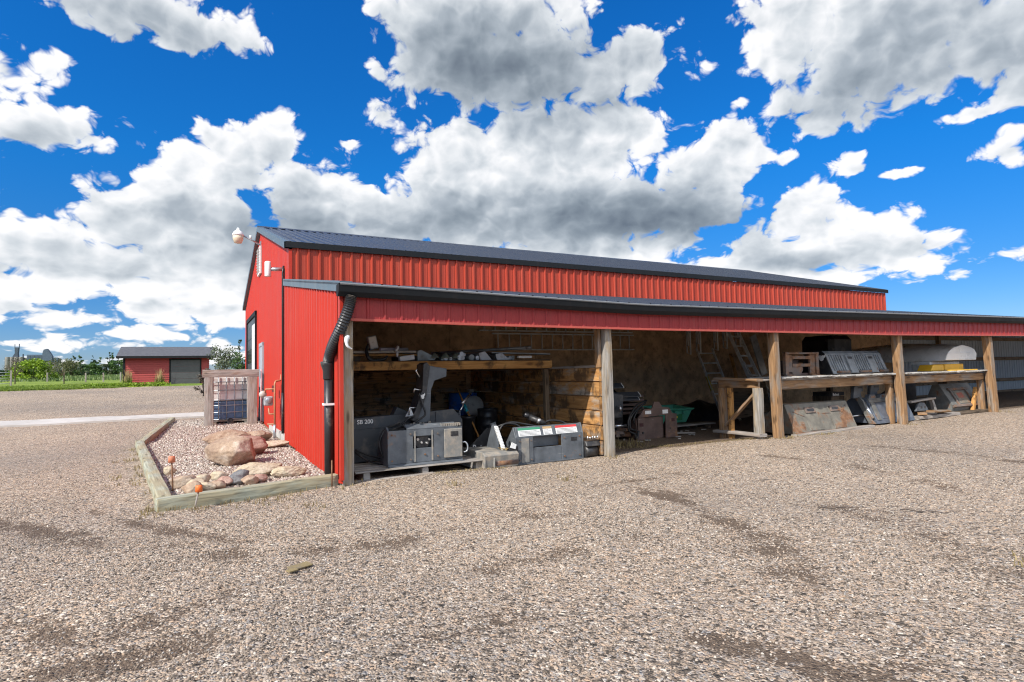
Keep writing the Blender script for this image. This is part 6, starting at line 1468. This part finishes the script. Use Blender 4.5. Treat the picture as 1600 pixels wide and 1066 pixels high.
# ================================================================== vegetation
def leaf_cloud(mb, rng, clumps, n, size, flat=.0):
    tot = sum(c_[3] * c_[4] * c_[5] for c_ in clumps)
    for (cx, cy, cz, rx, ry, rz) in clumps:
        m_ = max(4, int(n * rx * ry * rz / tot))
        for _ in range(m_):
            u = rng.random() ** .45; d = Vector((rng.gauss(0, 1), rng.gauss(0, 1), rng.gauss(0, 1))).normalized()
            p = Vector((cx + d.x * rx * u, cy + d.y * ry * u, cz + d.z * rz * u))
            a = Vector((rng.gauss(0, 1), rng.gauss(0, 1), rng.gauss(0, .6))).normalized(); b2 = a.cross(Vector((rng.gauss(0, 1), rng.gauss(0, 1), rng.gauss(0, 1)))).normalized()
            s = size * rng.uniform(.6, 1.3); mb._add([p - a * s, p - b2 * s * .55, p + a * s, p + b2 * s * .55], [(0, 1, 2, 3)])
def tree(name, x, y, h, w, mat, bark, label, cat='tree', group=None, n=900, size=.11, nclump=14, seed=0, trunkh=.28, shape='round', sparse=1.0, stems=1):
    rng = random.Random(seed); z = relief(x, y); rt = empty(name, (x, y, z), label, cat, group)
    g = MB(); cl = []
    for k in range(nclump):
        f = rng.random(); a = rng.random() * 2 * pi
        if shape == 'cone': zz = trunkh * h + (1 - trunkh) * h * f; rad = w / 2 * (1 - f) ** .8 * rng.uniform(.4, 1)
        elif shape == 'bush': zz = h * (.12 + .74 * f); rad = w / 2 * (1 - .55 * f * f) * sqrt(rng.random())
        else: zz = h * (trunkh + (.92 - trunkh) * f); rad = w / 2 * sin(pi * (.18 + .72 * f)) * sqrt(rng.random())
        r = w * rng.uniform(.13, .24) * (1.0 if shape != 'cone' else (1 - .6 * f))
        cl.append((x + rad * cos(a), y + rad * sin(a), z + zz, r, r, r * .8))
    for s_ in range(stems):
        bx_, by_ = x + rng.uniform(-.1, .1) * w * (stems > 1), y
        top = Vector((x + rng.uniform(-.1, .1) * w, y, z + h * .8)); g.tube([(bx_, by_, z - .05), (bx_ * .6 + top.x * .4, y, z + h * .35), top], [.035 * h / 3 + .02, .025 * h / 3 + .012, .008], 7)
    for c_ in cl[:10 if sparse > .5 else 14]: g.tube([(x, y, z + h * trunkh * .8), ((x + c_[0]) / 2, (y + c_[1]) / 2, (z + h * trunkh + c_[2]) / 2 + .1), c_[:3]], [.02 + .008 * h / 3, .014, .006], 5)
    g.build('trunk', bark, rt)
    g = MB(); leaf_cloud(g, rng, cl, int(n * sparse), size); g.build('crown', mat, rt)
    return rt
M_BARK = paint('grey bark', (.16, .13, .10), .9, var=.3); M_BARKD = paint('dark bark', (.07, .055, .045), .9)
L_LIME = leafmat('lime leaves', (.11, .20, .008), (.30, .42, .03)); L_MID = leafmat('mid green leaves', (.025, .07, .012), (.09, .17, .03)); L_DARK = leafmat('dark green leaves', (.012, .035, .012), (.05, .10, .03)); L_OLIVE = leafmat('olive leaves', (.06, .07, .025), (.16, .17, .07)); L_BROWN = leafmat('brown twigs', (.07, .055, .04), (.18, .15, .11)); L_GREY = leafmat('grey green leaves', (.05, .07, .035), (.15, .19, .09))
tree('round_tree', -15.95, 65.6, 2.15, 3.6, L_LIME, M_BARK, 'bright lime green round tree beyond the lawn in front of the grain elevator', n=3400, size=.12, nclump=26, seed=1, trunkh=.08, shape='bush')
tree('young_tree', -14.2, 50.7, 2.2, 1.5, L_BROWN, M_BARK, 'thin brown twiggy tree at the left edge near the metal gate', n=700, size=.05, seed=2, trunkh=.35, sparse=.6)
tree('young_tree', -11.06, 49.2, 2.1, 2.3, L_OLIVE, M_BARK, 'small young lawn tree with two thin stems and sparse crown', n=900, size=.07, seed=3, trunkh=.38, stems=2)
rng = random.Random(21)
for i in range(26):
    px_t = -24.5 + i * .62 + rng.uniform(-.25, .25); yy = 86 + rng.uniform(-5, 8); h = rng.uniform(1.7, 2.6) * (.36 if px_t < -15.5 else .9); kind = i % 4
    tree('shelterbelt_tree', px_t, yy, h, rng.uniform(1.6, 2.6), (L_DARK, L_MID, L_MID, L_GREY)[kind], M_BARKD,
         ('dark green bushy tree in the shelterbelt along the far edge of the lawn', 'mid green bushy tree in the shelterbelt along the far edge of the lawn', 'mid green bushy tree in the shelterbelt along the far edge of the lawn', 'grey green bushy tree in the shelterbelt along the far edge of the lawn')[kind],
         group='shelterbelt trees', n=620, size=.14, nclump=12, seed=100 + i, trunkh=.08, shape='bush')
for i in range(9):
    tree('poplar_tree', -17 + i * .85 + rng.uniform(-.4, .4), 97 + rng.uniform(-3, 3), rng.uniform(2.7, 3.6), rng.uniform(1.0, 1.5), (L_DARK, L_MID)[i % 2], M_BARKD, 'slim taller tree rising above the shelterbelt', group='tall shelterbelt trees', n=520, size=.12, nclump=16, seed=200 + i, trunkh=.2, shape='cone')
tree('bush', -.62, 25.2, 2.75, 2.1, L_GREY, M_BARKD, 'tall loose grey green shrub between the red garage and the shop', cat='shrub', n=2600, size=.055, nclump=26, seed=5, trunkh=.05, shape='bush')
tree('bush', .35, 27.5, 2.3, 1.7, L_MID, M_BARKD, 'mid green shrub tucked behind the taller shrub at the shop corner', cat='shrub', n=1500, size=.06, nclump=16, seed=6, trunkh=.05, shape='bush')
tree('shrub', -1.45, 24.4, 1.5, .9, L_BROWN, M_BARKD, 'dry brownish shrub at the left of the tall shrub', cat='shrub', n=700, size=.045, nclump=10, seed=7, trunkh=.1, shape='bush')
tree('spruce_tree', .85, 36.5, 3.2, 1.3, L_DARK, M_BARKD, 'dark spruce tree peeking out behind the shop corner', n=1000, size=.09, nclump=22, seed=8, trunkh=.05, shape='cone')
# ornamental grasses and low hedge before the garage
M_STRAW = paint('straw', (.42, .32, .15), .8, var=.25); M_BLADE = leafmat('grass blades', (.08, .15, .012), (.24, .32, .04), .35)
def tuft(mb, rng, x, y, z, h, r, n, w=.012):
    for _ in range(n):
        a = rng.random() * 2 * pi; l = h * rng.uniform(.5, 1.1); bx_, by_ = x + rng.gauss(0, r * .3), y + rng.gauss(0, r * .3); tx, ty = bx_ + cos(a) * r * rng.random(), by_ + sin(a) * r * rng.random()
        s = Vector((-sin(a), cos(a), 0)) * w; p0 = Vector((bx_, by_, z)); p1 = Vector(((bx_ * .6 + tx * .4), (by_ * .6 + ty * .4), z + l * .65)); p2 = Vector((tx, ty, z + l))
        mb._add([p0 - s, p0 + s, p1 + s * .7, p1 - s * .7, p2], [(0, 1, 2, 3), (3, 2, 4)])
for (x, lab) in ((-5.95, 'tawny ornamental grass at the left corner of the red garage'), (-4.05, 'tawny ornamental grass beside the dark garage door')):
    z = relief(x, 40.6); rt = empty('ornamental_grass', (x, 40.6, z), lab, 'grass plant')
    g = MB(); tuft(g, rng, x, 40.6, z, .55, .4, 160, .02); g.build('foliage', M_BLADE, rt); g = MB(); tuft(g, rng, x, 40.6, z, 1.15, .32, 120, .016); g.build('plume', M_STRAW, rt)
g = MB(); cl = [(-8.0 + .16 * k, 38.3 + .25 * sin(k), relief(-6, 38.4) + .12, .28, .35, .2) for k in range(29)]; leaf_cloud(g, random.Random(3), cl, 3600, .05); hd = g.build('low_hedge', L_LIME); tag(hd, 'low bright green hedge in front of the red garage', 'hedge')
# taller meadow grass at the far side of the lawn, lawn tufts
g = MB()
for k in range(2600): x = rng.uniform(-26, -6); y = rng.uniform(58, 84); tuft(g, rng, x, y, relief(x, y), .35, .25, 2, .05)
o = g.build('meadow_grass', leafmat('meadow blades', (.07, .13, .03), (.22, .28, .10), .3)); tag(o, 'taller rough grass along the far side of the lawn', 'grass', kind='stuff')
g = MB()
for k in range(5200):
    x = rng.uniform(-13.5, -5.8); y = ylawn(x) + rng.random() ** 2 * 9; tuft(g, rng, x, y, relief(x, y) + .04, .09, .08, 2, .018)
o = g.build('lawn_grass', M_BLADE); tag(o, 'short grass blades fringing the gravel', 'grass', kind='stuff')
# weeds and moss along the bays
g = MB()
for k in range(900):
    f = rng.random()
    if f < .55: x, y = rng.uniform(5.2, 8.4), 0; y = .95 - (x - 5.2) * .26 + rng.gauss(0, .10)
    elif f < .7: x, y = rng.gauss(9.9, .4), rng.gauss(.02, .04)
    elif f < .85: x, y = rng.uniform(1.2, 2.4), rng.gauss(.02, .05)
    else: x, y = rng.gauss(5.6, .22), rng.gauss(1.25, .16)
    tuft(g, rng, x, y, relief(x, y) - .01, .035 if f < .85 else .14, .06, 2, .006)
for (x, y) in [(-2.95 + .11 * k + .05 * rng.random(), 6.5 - k * .95) for k in range(7)] + [(-2.1 + k * .33, -.46 + k * .08) for k in range(6)] + [(4.3 + rng.gauss(0, .1), -.12), (8.6, -.14), (8.75, .0), (13.1, -.1), (17.5, -.1), (9.9, -.02), (.0, -.14)] + list(((-2.75, 2.6), (-2.62, 1.9), (-2.9, 4.6), (-2.3, -.5), (2.6, -1.4), (3.4, -5.95), (-.6, -1.1), (-.14, 6.4), (-.16, 5.9), (-.1, 7.2), (1.2, -.9), (-1.0, -.55))):
    for k in range(11): xx, yy = x + rng.gauss(0, .10), y + rng.gauss(0, .12); tuft(g, rng, xx, yy, relief(xx, yy), .06, .05, 3, .005)
o = g.build('weeds', leafmat('weed blades', (.17, .125, .05), (.36, .28, .13), .3)); tag(o, 'sparse yellow green weeds along the bays and edging', 'weeds', kind='stuff')

# twigs and scraps on the yard
for (xa, ya, xb, yb, lab) in ((3.70, -4.2, 4.0, -4.38, 'thin dark twig lying on the gravel, left of two'), (4.25, -4.68, 4.5, -5.0, 'longer thin dark twig lying on the gravel, right of two')):
    g = MB(); n_ = 7; g.tube([(xa + (xb - xa) * i / n_, ya + (yb - ya) * i / n_ + .02 * sin(i * 2.1), relief(xa, ya) + .022 + .006 * sin(i * 1.7)) for i in range(n_ + 1)], [.006 - .0004 * i for i in range(n_ + 1)], 5); single(g, 'twig', M_BARKD, lab, 'twig')
g = MB(); R = Matrix.Rotation(.4, 3, 'Z') @ Matrix.Rotation(.06, 3, 'X'); g.obox((-1.09, -3.31, relief(-1.09, -3.31) + .018), (.16, .09, .008), R); g.obox((-1.16, -3.40, relief(-1.16, -3.4) + .02), (.07, .05, .008), R); single(g, 'cardboard_scrap', paint('weathered cardboard', (.25, .19, .09), .9, var=.2, dirt=.4), 'flattened olive tan cardboard scrap lying on the gravel', 'scrap')

# ---------------- fence posts and gate at the lawn
def post(x, y, h, label, mat=M_GREYWOOD):
    g = MB(); z = relief(x, y); g.beam((x, y, z - .1), (x, y, z + h), .11, .11, up=(0, 1, 0), seg=3, jit=.006, seed=int(x * 9)); return single(g, 'fence_post', mat, label, 'post', 'fence posts on the lawn')
for (x, y) in ((-9.95, 52.5), (-8.72, 52.5), (-7.5, 52.5), (-12.3, 58), (-13.5, 58)): post(x, y, .85, 'short grey fence post standing in the lawn near the far trees')
gt_ = empty('field_gate', (-14, 46.5, 1.25), 'tubular metal field gate at the left edge of the lawn', 'gate')
z = relief(-14, 46.5)
for x in (-14.75, -13.55): g = MB(); g.beam((x, 46.5, z - .1), (x, 46.5, z + 1.15), .1, .1, up=(0, 1, 0)); g.build('gate_post', M_GREYWOOD, gt_)
for k in range(5): g = MB(); g.tube([(-14.7, 46.45, z + .2 + k * .2), (-13.6, 46.45, z + .2 + k * .2)], .02, 6); g.build('rail', M_GALV, gt_)

# ================================================================== far grain elevators
M_CEM = paint('pale concrete silo', (.21, .20, .185), .9, var=.12, scale=.2); M_STEELB = paint('blue grey steel cladding', (.075, .105, .15), .6, var=.15, scale=.2); M_STEELD = paint('dark steelwork', (.06, .08, .11), .7, scale=.3)
e1 = empty('grain_elevator', (-111, 500, 4), 'concrete grain elevator with tall slim headhouse far beyond the trees, left one', 'elevator')
g = MB()
for k in range(4): g.lathe((-113.4 + k * 2.35, 500, 3), [(1.25, 0), (1.25, 16.3), (1.2, 16.5)], 14)
g.box(-115, -105.2, 500.5, 506, 3, 19.2); g.build('silo', M_CEM, e1)
g = MB(); g.prism([(-112.3, 17.6), (-107.6, 17.6), (-107.9, 19), (-108.2, 22), (-107.9, 26), (-109.9, 26), (-109.7, 22), (-111, 19.5)], 1, 500, 504); g.build('headhouse', M_STEELD, e1)
g = MB(); g.box(-110.1, -109.9, 501, 502, 26, 28.2); g.box(-107.8, -107.5, 501, 502, 26, 28.4); g.box(-105.8, -105.2, 501, 502, 17.6, 21.5); g.build('leg_tower', M_STEELD, e1)
e2 = empty('grain_elevator', (-96, 503, 4), 'wide grain elevator with stepped grey blue headhouse far beyond the trees, right one', 'elevator')
g = MB()
for k in range(6): g.lathe((-104 + k * 3.1, 503, 3), [(1.6, 0), (1.6, 15.6), (1.5, 16.0)], 14)
g.box(-105, -86, 503.5, 510, 3, 18.6); g.build('silo', M_CEM, e2)
g = MB(); g.box(-103.5, -94, 501, 506, 16.8, 21); g.box(-90.5, -86.5, 501, 506, 16, 18.8); g.build('gallery', M_STEELB, e2)
g = MB(); g.prism([(-95, 16.8), (-89.7, 16.8), (-89.7, 20), (-91, 22.5), (-92.5, 25), (-94.3, 24.5), (-95, 22)], 1, 500.5, 506); g.build('headhouse', M_STEELB, e2)
for k in range(4): g = MB(); g.box(-102.8 + k * 2.2, -101.4 + k * 2.2, 500.8, 501.2, 17.6, 20.2); g.build('window', M_STEELD, e2)
